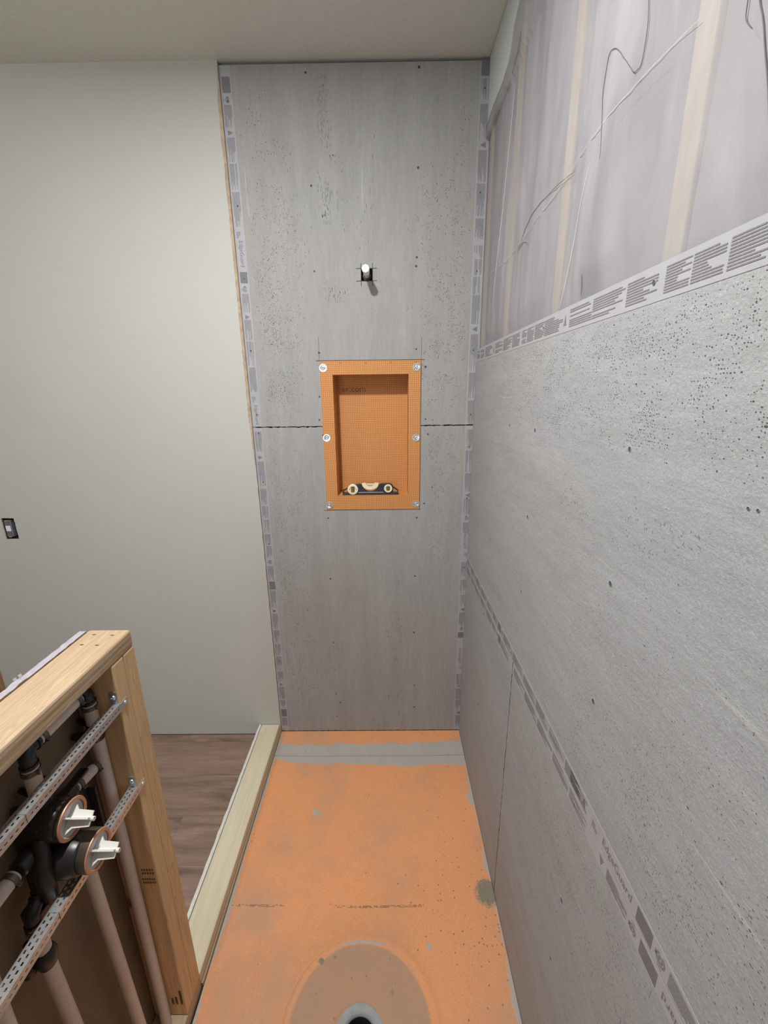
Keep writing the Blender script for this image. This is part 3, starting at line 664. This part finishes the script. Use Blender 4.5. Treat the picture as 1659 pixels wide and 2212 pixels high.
# ------------------------------------------------------------------ shower tray
YT1 = -1.95
def panz(x, y):
    d = math.hypot(x-DRC[0], y-DRC[1])
    ex = min(x+.9146, -.0127-x, -y, y+2.6)  # distance to the rim
    z = ZP-.010*min(1, max(0, ex)/.42)
    if d < .214: z -= .0028*min(1, max(0, (.214-d)/.006))
    if d < .076: z -= .004*min(1, (.076-d)/.008)
    if abs(d-.2165) < .0025: z += .0008
    return z
def pan_mesh(y0, y1, circ):
    mb = MB()
    x0, x1 = -.9142, RX-.0006
    if not circ:
        us, vs = fr(x0, x1, .03), fr(y0, y1, .01); idx = {}
        for i, u in enumerate(us):
            for j, v in enumerate(vs): idx[i, j] = len(mb.v); mb.v.append((u, v, panz(u, v)+(.0009 if abs(v-y0) < .002 else 0)))
        for i in range(len(us)-1):
            for j in range(len(vs)-1): mb.f.append((idx[i, j], idx[i+1, j], idx[i+1, j+1], idx[i, j+1])); mb.m.append(0)
        ring = [idx[i, 0] for i in range(len(us))]+[idx[len(us)-1, j] for j in range(1, len(vs))]+[idx[i, len(vs)-1] for i in range(len(us)-2, -1, -1)]+[idx[0, j] for j in range(len(vs)-2, 0, -1)]
    else:
        # polar grid around the drain morphing into the rectangle
        N = 192; radii = [.066, .069, .0755, .0765, .10, .13, .16, .19, .2065, .2078, .2135, .2145, .2165, .2185, .22]
        rows = []
        for r in radii: rows.append([(DRC[0]+r*math.cos(2*PI*k/N), DRC[1]+r*math.sin(2*PI*k/N)) for k in range(N)])
        def bd(k):
            a = 2*PI*k/N; c, s = math.cos(a), math.sin(a); t = 1e9
            if c > 1e-9: t = min(t, (x1-DRC[0])/c)
            if c < -1e-9: t = min(t, (x0-DRC[0])/c)
            if s > 1e-9: t = min(t, (y1-DRC[1])/s)
            if s < -1e-9: t = min(t, (y0-DRC[1])/s)
            return t
        cor = {}
        for cx_, cy_ in ((x0, y0), (x1, y0), (x0, y1), (x1, y1)):
            k = round((math.atan2(cy_-DRC[1], cx_-DRC[0]) % (2*PI))/(2*PI)*N) % N; cor[k] = (cx_, cy_)
        for q in range(1, 15):
            t = q/14; row = []
            for k in range(N):
                a = 2*PI*k/N; R = bd(k); ex, ey = DRC[0]+R*math.cos(a), DRC[1]+R*math.sin(a)
                if k in cor: ex, ey = cor[k]
                sx, sy2 = DRC[0]+.22*math.cos(a), DRC[1]+.22*math.sin(a); row.append((sx+(ex-sx)*t, sy2+(ey-sy2)*t))
            rows.append(row)
        base = len(mb.v)
        for row in rows: mb.v += [(x, y, panz(x, y)) for x, y in row]
        for i in range(len(rows)-1):
            for k in range(N): a, b = base+i*N+k, base+i*N+(k+1) % N; mb.f.append((a, b, b+N, a+N)); mb.m.append(0)
        ring = [base+(len(rows)-1)*N+k for k in range(N)]
    nb = len(mb.v); mb.v += [(mb.v[i][0], mb.v[i][1], .0005) for i in ring]
    for k in range(len(ring)): a, b = k, (k+1) % len(ring); mb.f.append((ring[a], ring[b], nb+b, nb+a)); mb.m.append(0)
    return mb
mb = pan_mesh(YT1, -.1520, True)
for a, b, s_ in ((-.905, -.7298, .7), (-.60, -.50, .3), (-.5143, -.2575, 1)):
    u = a
    for row in range(3):
        u = a+random.uniform(0, .02)
        while u < b:
            w_ = random.uniform(.002, .008); yy = -.7525-row*.0024
            if random.random() < .75*s_: mb.face([(u, yy, panz(u, yy)+.0006), (u+w_, yy, panz(u+w_, yy)+.0006), (u+w_, yy-.0015, panz(u+w_, yy)+.0006), (u, yy-.0015, panz(u, yy)+.0006)], 1)
            u += w_+.001
pan = thing('shower_tray', (-.46, -1.05, .0005), 'large orange foam shower tray sloping to the round drain', 'shower tray')
mb.build('tray_surface', [M['pan'], M['panink']], pan, smooth=True)
ext = pan_mesh(-.1508, -.0008, False).build('tray_extension', M['pan']); tag(ext, 'narrow orange tray strip against the back wall beyond the mortar-filled seam', 'shower tray')
mb = MB(); zc = panz(DRC[0], DRC[1]+.07)
mb.lathe((DRC[0], DRC[1], 0), (0, 0, 1), [(zc-.0012, .0655), (zc+.0016, .0650), (zc+.0020, .058), (zc-.001, .052), (zc-.003, .048), (zc-.009, .0445), (zc-.016, .043), (zc-.05, .0425), (zc-.075, .042), (zc-.075, .001)], 48, cap=False)
dr = thing('floor_drain', (DRC[0], DRC[1], .0005), 'round grey mortar-covered drain with a dark hole at the bottom edge', 'drain')
mb.build('drain_collar', M['drain'], dr, smooth=True)
mb = MB(); mb.lathe((DRC[0], DRC[1], 0), (0, 0, 1), [(zc-.0120, .0440), (zc-.0120, .0422), (zc-.06, .0418), (zc-.074, .0415), (zc-.074, .0005)], 40, cap=False); mb.build('drain_throat', M['dark'], dr, smooth=True)

# ------------------------------------------------------------------ curb
ZC = .0840
mb = MB(); mb.box(-1.0100, -.9205, -.954, -.0075, ZC-.038, ZC)
o = mb.build('curb_plank', M['curb'], bevel=.004, seg=3); tag(o, 'pale flat timber plank capping the shower curb', 'curb board')
o = boxo('curb_timber', (-1.009, -.9152, -.954, -.0075, .0012, ZC-.0388), M['curb_base']); tag(o, 'brown timber under the pale curb plank', 'curb board')
mb = MB(); us = fr(-.954, -.0075, .012)
mb.slab(us, [.0205, .05, ZC-.004, ZC], [], lambda u, v, w: (-1.0118-.0115+w - (.0022*noise.noise((u*28, 0, 0))+.0012*noise.noise((u*120, 3, 0)) if w == 0 else 0), u, v+(.0016*noise.noise((u*25, 5, 0)) if v > .08 else 0)), .0115)
o = mb.build('curb_facing', M['white']); tag(o, 'thin white board with ragged edge along the outer side of the curb', 'facing board')
mb = MB(); mb.slab(fr(-.952, -.001, .02), [ZP+.0005, ZP+.0045], [], lambda u, v, w: (-.9146-w, u, v+.001*noise.noise((u*30, 1, 1))), .0004)
# ------------------------------------------------------------------ half wall with plumbing
YE = -.955; YN = -1.95; HX0, HX1 = -1.009, -.920; ZTP = 1.208
o = boxo('top_plate', (HX0, HX1, YN, YE, ZTP-.038, ZTP), None or M['pine_y'], bevel=.0045, ); tag(o, 'light pine plate capping the half wall', 'wooden plate')
pl = o
for (x, y) in ((-.985, -.975), (-.945, -.978), (-.985, -1.012), (-.953, -1.014)):
    mb = MB(); mb.lathe((x, y, ZTP-.0002), (0, 0, 1), [(.0004, .0022), (.0005, .0012), (-.0001, .0001)], 10)
    mb.box(x-.0045, x+.004, y-.0006, y+.0006, ZTP+.0001, ZTP+.0005); n_ = mb.build('nail', M['darkbrass'], pl)
GS = 'end studs of the half wall'
o = boxo('stud', (HX0, HX1, YE-.038, YE, .0735, ZTP-.0388), M['pine_z'], bevel=.003); tag(o, 'outer vertical pine stud at the far end of the half wall', 'wall stud', GS)
o2 = boxo('stud', (HX0, HX1, YE-.0768, YE-.0386, .0735, ZTP-.0388), M['pine_z'], bevel=.003); tag(o2, 'inner pine stud of the pair, carrying the metal brackets', 'wall stud', GS)
o3 = boxo('stud', (HX0, HX1, -1.55, -1.512, .0735, ZTP-.0388), M['pine_z'], bevel=.003); tag(o3, 'pine stud at the near end of the pipe bay', 'wall stud', GS)
o = boxo('bottom_plate', (HX0, HX1, YN, YE, .0205, .073), M['pine_y'], bevel=.003); tag(o, 'timber plate at the foot of the half wall', 'wooden plate')
# dark mill stamps on the cavity side of the inner stud
mb = MB(); yb = YE-.0768-.0004
for z0, x0, x1, n in ((.60, -.955, -.925, 5), (.57, -.957, -.925, 6), (.60, -1.0, -.975, 4), (.57, -1.0, -.975, 4)):
    for k in range(n):
        a = x0+(x1-x0)*k/n; w_ = (x1-x0)/n*.7; h = .018
        mb.face([(a, yb, z0), (a+w_, yb, z0), (a+w_, yb, z0+h*.35), (a, yb, z0+h*.35)]); mb.face([(a, yb, z0+h*.6), (a+w_, yb, z0+h*.6), (a+w_*.7, yb, z0+h), (a, yb, z0+h)])
mb.build('mill_stamp', M['curb_timber_ink'], o2, fix=False); mb = MB()
for a, h in ((-.975, .04), (-.955, .025), (-.945, .03), (-.932, .055)):
    mb.face([(a, yb, .12), (a+.006, yb, .12), (a+.006, yb, .12+h), (a, yb, .12+h)])
mb.build('mill_stamp', M['curb_timber_ink'], o2, fix=False)
mb = MB(); us = fr(YN, YE-.008, .01); 
def jd(a, b):
    if b > 1.2: b += .0028*noise.noise((a*28, 2, 0))+.0018*noise.noise((a*110, 2, 0))
    return a, b
mb.slab(us, [.0205, ZTP-.05, ZTP+.001], [], lambda u, v, w: (HX0-.0006-w, u, v), .0145, 0, 1, jd)
dw = mb.build('drywall_sheet', [M['kraft'], M['gypsum']]); tag(dw, 'drywall sheet closing the back of the half wall, lavender torn top edge', 'drywall')
for k in range(5):
    y = random.uniform(-1.22, -1.1); mb = MB(); z = ZTP+.001
    mb.face([(HX0-.015, y, z), (HX0-.013, y-.008, z+.001), (HX0-.017, y-.006, z+.006), (HX0-.018, y+.002, z+.004)]); mb.build('torn_paper', M['gypsum'], dw)

# perforated steel angles
def angle(z, yj, label, g):
    root = thing('slotted_steel_bar', (HX1, -1.25, z-.018), label, 'metal bracket', g)
    for name, a, b, k in (('outer_rail', yj, -1.0325, 0), ('inner_rail', -1.511, yj+.01, 1)):
        o_ = .0012*k; mb = MB(); L = b-a; n = int(L/.0095)
        hs = []; us = [a, b]; vs = [-.019, 0]
        for i in range(n):
            for r_, v0 in enumerate((-.0155, -.0075)):
                u0 = a+.004+i*.0095+(.0047 if r_ else 0)
                if u0+.005 < b-.003: hs.append((u0, u0+.0048, v0, v0+.003)); us += [u0, u0+.0048]; vs += [v0, v0+.003]
        mb.slab(us, vs, hs, lambda u, v, w: (HX1+.001-o_+v, u, z-o_-w), .0009)
        hs = []; us = [a, b]; vs = [-.0175, 0]
        for i in range(n):
            u0 = a+.006+i*.0095; hs.append((u0, u0+.0052, -.0105, -.0078)); us += [u0, u0+.0052]
        vs += [-.0105, -.0078]
        mb.slab(us, vs, hs, lambda u, v, w: (HX1+.001-o_+w, u, z-o_+v), .0009)
        mb.build(name, M['steel'], root)
    mb = MB(); mb.box(HX1+.0004, HX1+.0018, -1.0325, -1.009, z-.0165, z-.002); mb.build('face_tab', M['steel'], root)
    mb = MB(); mb.box(HX1-.0175, HX1-.002, -1.0332, -1.0322, z-.001, z+.027); mb.build('side_tab', M['steel'], root)
    mb = MB(); mb.lathe((HX1+.0018, -1.017, z-.009), (1, 0, 0), [(0, .0042), (.0012, .0038), (.002, .0018), (.0012, .001), (.0008, .0001)], 16); mb.build('screw', M['zinc'], root, smooth=True)
    mb = MB(); mb.lathe((HX1-.0095, -1.0335, z+.015), (0, -1, 0), [(0, .0052), (.0015, .0046), (.0024, .002), (.0014, .0012), (.001, .0001)], 16); mb.build('screw', M['zinc'], root, smooth=True)
angle(1.083, -1.267, 'upper perforated steel angle bar crossing the half wall bay', 'perforated steel bars')
angle(.866, -1.264, 'lower perforated steel angle bar passing behind the round valve caps', 'perforated steel bars')

# pipes
GP = 'white water pipes in the half wall'
def clampring(parent, c, ax, r=.0128, L=.008):
    mb = MB(); ax = Vector(ax).normalized(); mb.lathe(c, ax, [(-L/2, r), (-L/2, r+.0016), (L/2, r+.0016), (L/2, r)], 24)
    side = ax.cross(Vector((.3, .2, 1)) if abs(ax.z) < .8 else Vector((.2, 1, 0))).normalized()
    if side.x < 0: side = -side
    p = Vector(c)+side*(r+.0015)
    mb.tube([p-ax*L*.5, p+ax*L*.5], .0022, 8); mb.tube([p+side*.003-ax*L*.5, p+side*.003+ax*L*.5], .0014, 8)
    return mb.build('clamp_ring', M['darkbrass'], parent, smooth=True)
def pipe(pts, r, label, clamps=()):
    mb = MB(); mb.tube(pts, r, 20); o = mb.build('water_pipe', M['pex'], smooth=True); tag(o, label, 'pipe', GP)
    for c, ax in clamps: clampring(o, c, ax, r+.0006)
    return o
def fitting(pts, r, label, name='pipe_elbow', g='black pipe elbows'):
    P = [Vector(p) for p in pts]; out = [P[0]]
    for k in range(1, len(P)-1):
        a = P[k]+(P[k-1]-P[k]).normalized()*.012; b = P[k]+(P[k+1]-P[k]).normalized()*.012
        for q in range(7): t = q/6; out.append(a*(1-t)**2+P[k]*2*t*(1-t)+b*t*t)
    out.append(P[-1]); mb = MB(); mb.tube(out, r, 16)
    for e, d in ((out[0], out[0]-out[1]), (out[-1], out[-1]-out[-2])):
        d = d.normalized(); mb.lathe(e-d*.004, d, [(-.002, r), (-.002, r+.0022), (.002, r+.0022), (.002, r)], 16)
    return tag(mb.build(name, M['black'], smooth=True), label, 'pipe fitting', g)
AX, AY = -.968, -1.049
RP = .0122
pipe([(AX, AY, .074), (AX, AY, 1.015)], RP, 'long white vertical pipe beside the inner stud')
pipe([(AX, AY, 1.052), (AX, AY, 1.098)], RP, 'short white pipe piece above the upper steel bar, right side', [((AX, AY, 1.091), (0, 0, 1))])
fitting([(AX, AY, 1.099), (AX, AY, 1.128), (AX, AY-.022, 1.128)], .0118, 'black elbow at the top right under the half wall cap')
pipe([(AX, AY-.0225, 1.128), (AX, -1.172, 1.128)], RP, 'horizontal white pipe just under the half wall cap', [((AX, AY-.030, 1.128), (0, 1, 0)), ((AX, -1.164, 1.128), (0, 1, 0))])
fitting([(AX, -1.173, 1.128), (AX, -1.195, 1.128), (AX, -1.195, 1.096)], .0118, 'black elbow at the left end of the top pipe')
pipe([(AX, -1.195, 1.095), (AX, -1.195, 1.040)], RP, 'short white pipe piece below the left top elbow', [((AX, -1.195, 1.088), (0, 0, 1))])
def winged(c, label, below):
    root = thing('wall_mount_fitting', c, label, 'pipe fitting', 'black winged pipe fittings')
    x, y, z = c; mb = MB(); mb.lathe(c, (0, 0, 1), [(-.022, .0135), (-.010, .0165), (0, .0178), (.008, .0160), (.014, .0135)], 20); mb.build('body', M['black'], root, smooth=True)
    for pa, pb, rr in (((x-.006, y-.008, z-.004), (x-.037, y-.016, z-.004), .0062), ((x-.006, y, z+.012), (x-.036, y+.006, z+.018), .0055), ((x-.008, y+.008, z+.006), (x-.020, y+.036, z+.010), .0078)):
        mb = MB(); mb.tube([pa, pb], [rr*1.15, rr], 12); mb.build('wing', M['black'], root, smooth=True, bevel=.002)
    mb = MB(); mb.lathe((x-.018, y-.016, z-.010), (0, 0, 1), [(-.010, .009), (-.006, .011), (.006, .011), (.010, .009)], 12); mb.build('mounting_ear', M['black'], root, smooth=True)
    return root
winged((AX, AY, 1.034), 'black winged fitting joining the right-hand pipe behind the upper bar', 1)
winged((AX, -1.195, 1.022), 'black winged fitting under the left top pipe, above the valve', 1)
winged((AX, -1.262, .758), 'black winged fitting at the lower left under the valve', 1)
fitting([(AX, -1.195, .999), (AX, -1.195, .975)], .0145, 'black connector between upper winged fitting and valve body', 'pipe_connector', 'black pipe connectors')
# lower left branch
pipe([(AX, -1.262, .835), (AX, -1.262, .773)], RP, 'short white pipe piece at the lower left under the valve', [((AX, -1.262, .829), (0, 0, 1))])
fitting([(AX, -1.262, .836), (AX, -1.262, .862), (AX, -1.243, .870)], .0118, 'black elbow dropping from the valve at lower left')
pipe([(AX, -1.262, .735), (AX-.004, -1.235, .074)], RP, 'long white vertical pipe below the lower left winged fitting')
pipe([(AX, -1.352, .0740), (AX, -1.340, 1.05)], RP, 'white vertical pipe at the far left bottom corner')
pipe([(AX-.004, -1.142, .838), (AX-.004, -1.116, .074)], RP, 'long white vertical pipe dropping from the valve, middle one')
pipe([(AX, -1.268, .955), (AX, -1.335, .955)], RP, 'horizontal white pipe leaving the valve to the left', [((AX, -1.276, .955), (0, 1, 0))])
pipe([(AX, -1.128, .972), (AX, -1.068, .962)], RP*.92, 'stubby white pipe on the right of the valve', [((AX, -1.120, .9708), (0, 1, -.16)), ((AX, -1.074, .963), (0, 1, -.16))])

# valve
vr = thing('shower_valve', (AX, -1.19, .84), 'black shower valve body with two round copper-rimmed caps', 'shower valve')
mb = MB()
mb.lathe((-.978, -1.200, .985), (1, 0, 0), [(-.012, .028), (.0, .034), (.040, .032), (.048, .028)], 28)
mb.lathe((-.978, -1.205, .912), (1, 0, 0), [(-.012, .030), (.0, .037), (.060, .035), (.072, .030)], 28)
mb.box(-.995, -.950, -1.232, -1.168, .862, 1.0)
mb.tube([(AX, -1.262, .955), (AX, -1.20, .955)], [.015, .019], 16); mb.tube([(AX, -1.133, .9725), (AX, -1.19, .977)], [.0145, .020], 16)
mb.tube([(AX-.004, -1.142, .842), (AX, -1.155, .875), (AX, -1.19, .90)], [.0135, .017, .02], 14)
mb.tube([(AX, -1.244, .8715), (AX, -1.215, .885)], [.014, .02], 14)
mb.tube([(-.955, -1.225, .98), (-.945, -1.245, .92), (-.95, -1.24, .86)], [.012, .014, .011], 10)
mb.build('body', M['black'], vr, smooth=True, bevel=.003)
mb = MB(); mb.box(-.972, -.966, -1.232, -1.100, .838, .992); mb.box(-.966, -.950, -1.104, -1.100, .838, .945); mb.box(-.966, -.955, -1.232, -1.100, .986, .992)
mb.build('mounting_plate', M['black'], vr, bevel=.002)
mb = MB(); mb.box(-.990, -.955, -1.262, -1.236, .832, .856); mb.build('mounting_foot', M['black'], vr, bevel=.003)
for xx, yc, zc_ in ((-.925, -1.194, .981), (-.893, -1.196, .909)):
    mb = MB(); c = (xx, yc, zc_)
    mb.lathe(c, (1, 0, 0), [(-.022, .028), (-.022, .033), (-.018, .0345), (.002, .0345), (.003, .033), (.003, .0288), (-.003, .0286)], 14, cap=False)
    rim = mb.build('collar', M['darkbrass'], vr, smooth=True)
    mb = MB(); mb.lathe(c, (1, 0, 0), [(.0028, .0342), (.0045, .0335), (.0045, .0285), (.0025, .0278)], 36, cap=False); mb.build('rim', M['copper'], rim, smooth=True)
    mb = MB(); mb.lathe(c, (1, 0, 0), [(-.002, .0285), (.0015, .0278), (-.003, .020), (-.004, .0001)], 36, cap=False); mb.build('cap_face', M['grey_plastic'], vr, smooth=True)
    mb = MB(); x0_ = xx-.003; x1_ = xx+.037; t = .0014
    for ang in (math.radians(38), math.radians(128)):
        ca, sa = math.cos(ang), math.sin(ang); R_ = .0275
        def fn(a, b, d, ca=ca, sa=sa): return (b, yc+a*ca-d*sa, zc_+a*sa+d*ca)
        mb.prism([(-R_, x0_), (R_, x0_), (R_*.5, x0_+.012), (R_*.42, x1_), (-R_*.42, x1_), (-R_*.5, x0_+.012)], fn, -t, t)
    mb.lathe((xx, yc, zc_), (1, 0, 0), [(-.003, .0042), (.042, .0038), (.042, .002), (.039, .0018), (.039, .0001)], 14)
    mb.build('test_plug', M['lilacwhite'], vr)['label'] = 'pale cross-shaped plastic plug'

# ------------------------------------------------------------------ niche
nr = thing('shower_niche', (-.427, 0, 1.205), 'orange gridded recessed wall niche in the back wall', 'niche')
FX0, FX1, FZ0, FZ1 = -.6272, -.2278, 1.2047, 1.8112; ND = .088
mb = MB(); us = [FX0, FX1, NI[0]+.0006, NI[1]-.0006]; vs = [FZ0, FZ1, NI[2]+.0006, NI[3]-.0006]
a0, a1, b0, b1 = NI[0]+.0006, NI[1]-.0006, NI[2]+.0006, NI[3]-.0006
mb.slab(us, vs, [(a0, a1, b0, b1)], lambda u, v, w: (u, -.0030+w, v), .0025)
mb.build('flange', M['niche'], nr)
mb = MB()
mb.face([(a0, ND, b0), (a1, ND, b0), (a1, ND, b1), (a0, ND, b1)])
mb.face([(a0, -.003, b0), (a0, ND, b0), (a0, ND, b1), (a0, -.003, b1)]); mb.face([(a1, -.003, b0), (a1, ND, b0), (a1, ND, b1), (a1, -.003, b1)])
mb.face([(a0, -.003, b0), (a1, -.003, b0), (a1, ND, b0), (a0, ND, b0)]); mb.face([(a0, -.003, b1), (a1, -.003, b1), (a1, ND, b1), (a0, ND, b1)])
tub = mb.build('recess', M['niche'], nr, fix=False)
mb = MB(); text_faces(mb, 'er.com', .036, lambda x, y: (-.553+x*1.0, ND-.0006, 1.694+y)); t_ = mb.build('printed_lettering', M['niche_ink'], nr, fix=False)
for t_, x in (('30', -.545), ('40', -.446), ('50', -.346), ('60', -.248)):
    mb = MB(); text_faces(mb, t_, .009, lambda a, b, x=x: (x+.005-a, -.0034, 1.8065-b)); mb.build('printed_number', M['niche_ink'], nr, fix=False)
# pencil layout lines around the niche and stub-out
mb = MB()
def pline(x0, z0, x1, z1, w_=.0007):
    d = Vector((x1-x0, 0, z1-z0)).normalized(); n_ = Vector((-d.z, 0, d.x))*w_
    p, q = Vector((x0, -.0006, z0)), Vector((x1, -.0006, z1)); mb.face([p-n_, q-n_, q+n_, p+n_])
pline(-.64, 1.2025, -.222, 1.2035, .0008); pline(-.2262, 1.198, -.2262, 1.55, .0009); pline(-.6255, 1.198, -.6255, 1.206, .0005)
mb.build('pencil_line', M['pit'], lo, fix=False)
mb = MB(); pline(-.6272, 1.8125, -.6272, 1.90, .0005); pline(-.2265, 1.8125, -.2265, 1.895, .0005); pline(-.641, 1.8128, -.214, 1.8128, .0013); pline(-.2262, 1.565, -.2262, 1.8, .0009)
mb.build('pencil_line', M['pit'], up, fix=False)
mb = MB()
for x in (HO[0], HO[1]): pline(x, HO[2]-.017, x+.0005, HO[3]+.018, .0011)
for z in (HO[2], HO[3]): pline(HO[0]-.018, z, HO[1]+.016, z+.0005, .0011)
mb.build('saw_cut', M['pit'], up, fix=False)

# washers with screws
GW = 'round metal washers holding the niche'
wl = ['round metal washer at the upper left corner of the niche', 'round metal washer at the upper right corner of the niche', 'round metal washer halfway down the left side of the niche', 'round metal washer halfway down the right side of the niche', 'round metal washer at the lower left corner of the niche', 'round metal washer at the lower right corner of the niche']
def washer():
    root = thing('washer', (0, 0, 0), wl[0], 'washer', GW)
    mb = MB(); mb.lathe((0, 0, 0), (0, -1, 0), [(0, .0158), (.0009, .0155), (.0012, .012), (.0002, .0075), (-.0001, .006)], 32)
    for k in range(4):
        a = PI/4+k*PI/2+.3; mb.face([(.0112*math.cos(a)+.0014*math.cos(t), -.0014, .0112*math.sin(a)+.0014*math.sin(t)) for t in (i*PI/4 for i in range(8))], 1)
    mb.build('plate', [M['zinc'], M['dark']], root, smooth=True)
    mb = MB(); mb.lathe((0, 0, 0), (0, -1, 0), [(0, .0062), (.0022, .0058), (.0030, .004), (.0018, .0022), (.0016, .0001)], 20); mb.build('screw_head', M['steel'], root, smooth=True)
    return root
wp = washer(); kids = list(wp.children)
for i, (x, z) in enumerate(((-.6135, 1.786), (-.2448, 1.785), (-.6125, 1.512), (-.244, 1.5095), (-.6155, 1.2245), (-.2415, 1.228))):
    if i == 0: r_ = wp
    else:
        r_ = wp.copy(); COL.objects.link(r_)
        for c in kids: d = c.copy(); COL.objects.link(d); d.parent = r_
    r_.location = (x, -.0032, z); r_.rotation_euler = (random.uniform(-.05, .05), random.uniform(0, 3), random.uniform(-.05, .05)); r_['label'] = wl[i]

# ------------------------------------------------------------------ torpedo level in the niche
LX, LY, LZ = -.5575, .009, b0+.0003
lr = thing('spirit_level', (LX, LY, LZ), 'small black torpedo level with three cream vial rings standing in the niche', 'level')
def lf(a, b, d): return (LX+a, LY+d, LZ+b)
mb = MB(); D = .021
arc = [(.1195-.0375*math.cos(t), .0510-.0375*math.sin(t)) for t in [PI*(.06+.88*k/18) for k in range(19)]]
poly = [(.026, .008), (.026, .036), (.030, .042), (.062, .0445), (.074, .0475)]+[p for p in arc if p[1] < .0485]+[(.165, .0475), (.180, .0485), (.197, .0495), (.212, .045), (.218, .036), (.218, .008)]
mb.prism(poly, lf, .003, D-.003)
mb.prism([(0, 0), (.240, 0), (.240, .0055), (.236, .0095), (.004, .0095), (0, .0055)], lf, 0, D)
mb.prism([(0, .006), (.0045, .006), (.0045, .016), (.028, .029), (.028, .034), (.002, .0205), (0, .018)], lf, .003, D-.003)
mb.prism([(.240, .006), (.2355, .006), (.2355, .017), (.214, .030), (.214, .036), (.238, .021), (.240, .018)], lf, .003, D-.003)
mb.build('body', M['level'], lr, bevel=.0012)
mb = MB(); mb.box(LX+.068, LX+.176, LY+.0015, LY+.003, LZ+.0095, LZ+.0125); mb.build('ledge', M['steel'], lr)
for cx_, cz_, rr, w_ in ((.0445, .0245, .0226, .0085), (.1962, .0275, .0177, .0085)):
    mb = MB(); c = lf(cx_, cz_, 0); mb.lathe((c[0], LY+D-.003, c[2]), (0, -1, 0), [(0, rr*.95), (D-.006, rr), (D-.002, rr), (D-.001, rr*.93), (D-.0015, rr*.62), (D-.004, rr*.6)], 36)
    h = mb.build('vial_ring', M['vialframe'], lr, smooth=True)
    mb = MB(); mb.box(c[0]-w_*.95, c[0]+w_*.95, LY-.0012, LY+.001, c[2]-rr*.56, c[2]+rr*.56); mb.build('vial', M['vial'], h, bevel=.002)
    if cx_ < .1:
        mb = MB()
        for s in (-1, 1): mb.lathe((c[0]+s*.0150, LY+.002, c[2]), (0, -1, 0), [(0, .0024), (.0036, .0023), (.0036, .0001)], 10)
        mb.build('bolt', M['dark'], h)
mb = MB(); outer = [(.1195-.0355*math.cos(t), .0490-.0255*math.sin(t)) for t in [PI*k/20 for k in range(21)]]; inner = [(.1195-.0175*math.cos(t), .0490-.0125*math.sin(t)) for t in [PI*k/20 for k in range(21)]][::-1]
mb.prism(outer+inner, lf, -.0005, D); cr_ = mb.build('vial_cradle', M['vialframe'], lr)
mb = MB(); mb.tube([lf(.104, .0435, .010), lf(.135, .0435, .010)], .005, 16); mb.build('vial', M['vialpink'], cr_, smooth=True)

# ------------------------------------------------------------------ capped pipe stub above the niche
st = thing('pipe_stub', (-.4325, .0, 2.112), 'white capped pipe stub poking out of the square hole above the niche', 'pipe stub')
mb = MB(); mb.tube([(-.434, .09, 2.108), (-.4335, -.050, 2.110)], .0095, 16); mb.build('pipe', M['pex'], st, smooth=True)
mb = MB(); mb.lathe((-.4335, -.045, 2.110), (-.02, -1, .02), [(0, .0105), (.004, .0122), (.044, .0142), (.0475, .0142), (.0495, .0125), (.0495, .0001)], 8); mb.build('end_cap', M['caulk'], st, bevel=.001)
mb = MB(); mb.lathe((-.434, .006, 2.108), (0, -1, 0), [(0, .010), (0, .0155), (.010, .0155), (.012, .010)], 20); mb.build('collar', M['black'], st, smooth=True)

# ------------------------------------------------------------------ wall switch in its cut-out
sw = thing('wall_switch', (-2.022, .0, 1.134), 'unfinished electrical switch box set in the rough wall cut-out near the left edge', 'switch')
mb = MB(); mb.slab([OH[0]+.002, OH[1]-.002, OH[0]+.004, OH[1]-.004], [OH[2]+.002, OH[3]-.002, OH[2]+.004, OH[3]-.004], [(OH[0]+.004, OH[1]-.004, OH[2]+.004, OH[3]-.004)], lambda u, v, w: (u, -.003+w, v), .055)
mb.box(OH[0]+.002, OH[1]-.002, .052, .054, OH[2]+.002, OH[3]-.002); mb.build('box', M['dark'], sw)
mb = MB(); mb.box(-2.044, -2.014, -.004, .014, 1.096, 1.172); mb.build('device', M['slate'], sw, bevel=.002)
mb = MB(); mb.box(-2.040, -2.019, -.0065, -.004, 1.122, 1.147); mb.build('label_face', M['label'], sw, bevel=.001)
mb = MB(); mb.box(-2.037, -2.024, -.0055, -.004, 1.167, 1.171); mb.box(-2.037, -2.024, -.0055, -.004, 1.094, 1.098); mb.box(-2.015, -2.013, -.0055, -.002, 1.105, 1.16); mb.build('yoke', M['zinc'], sw)
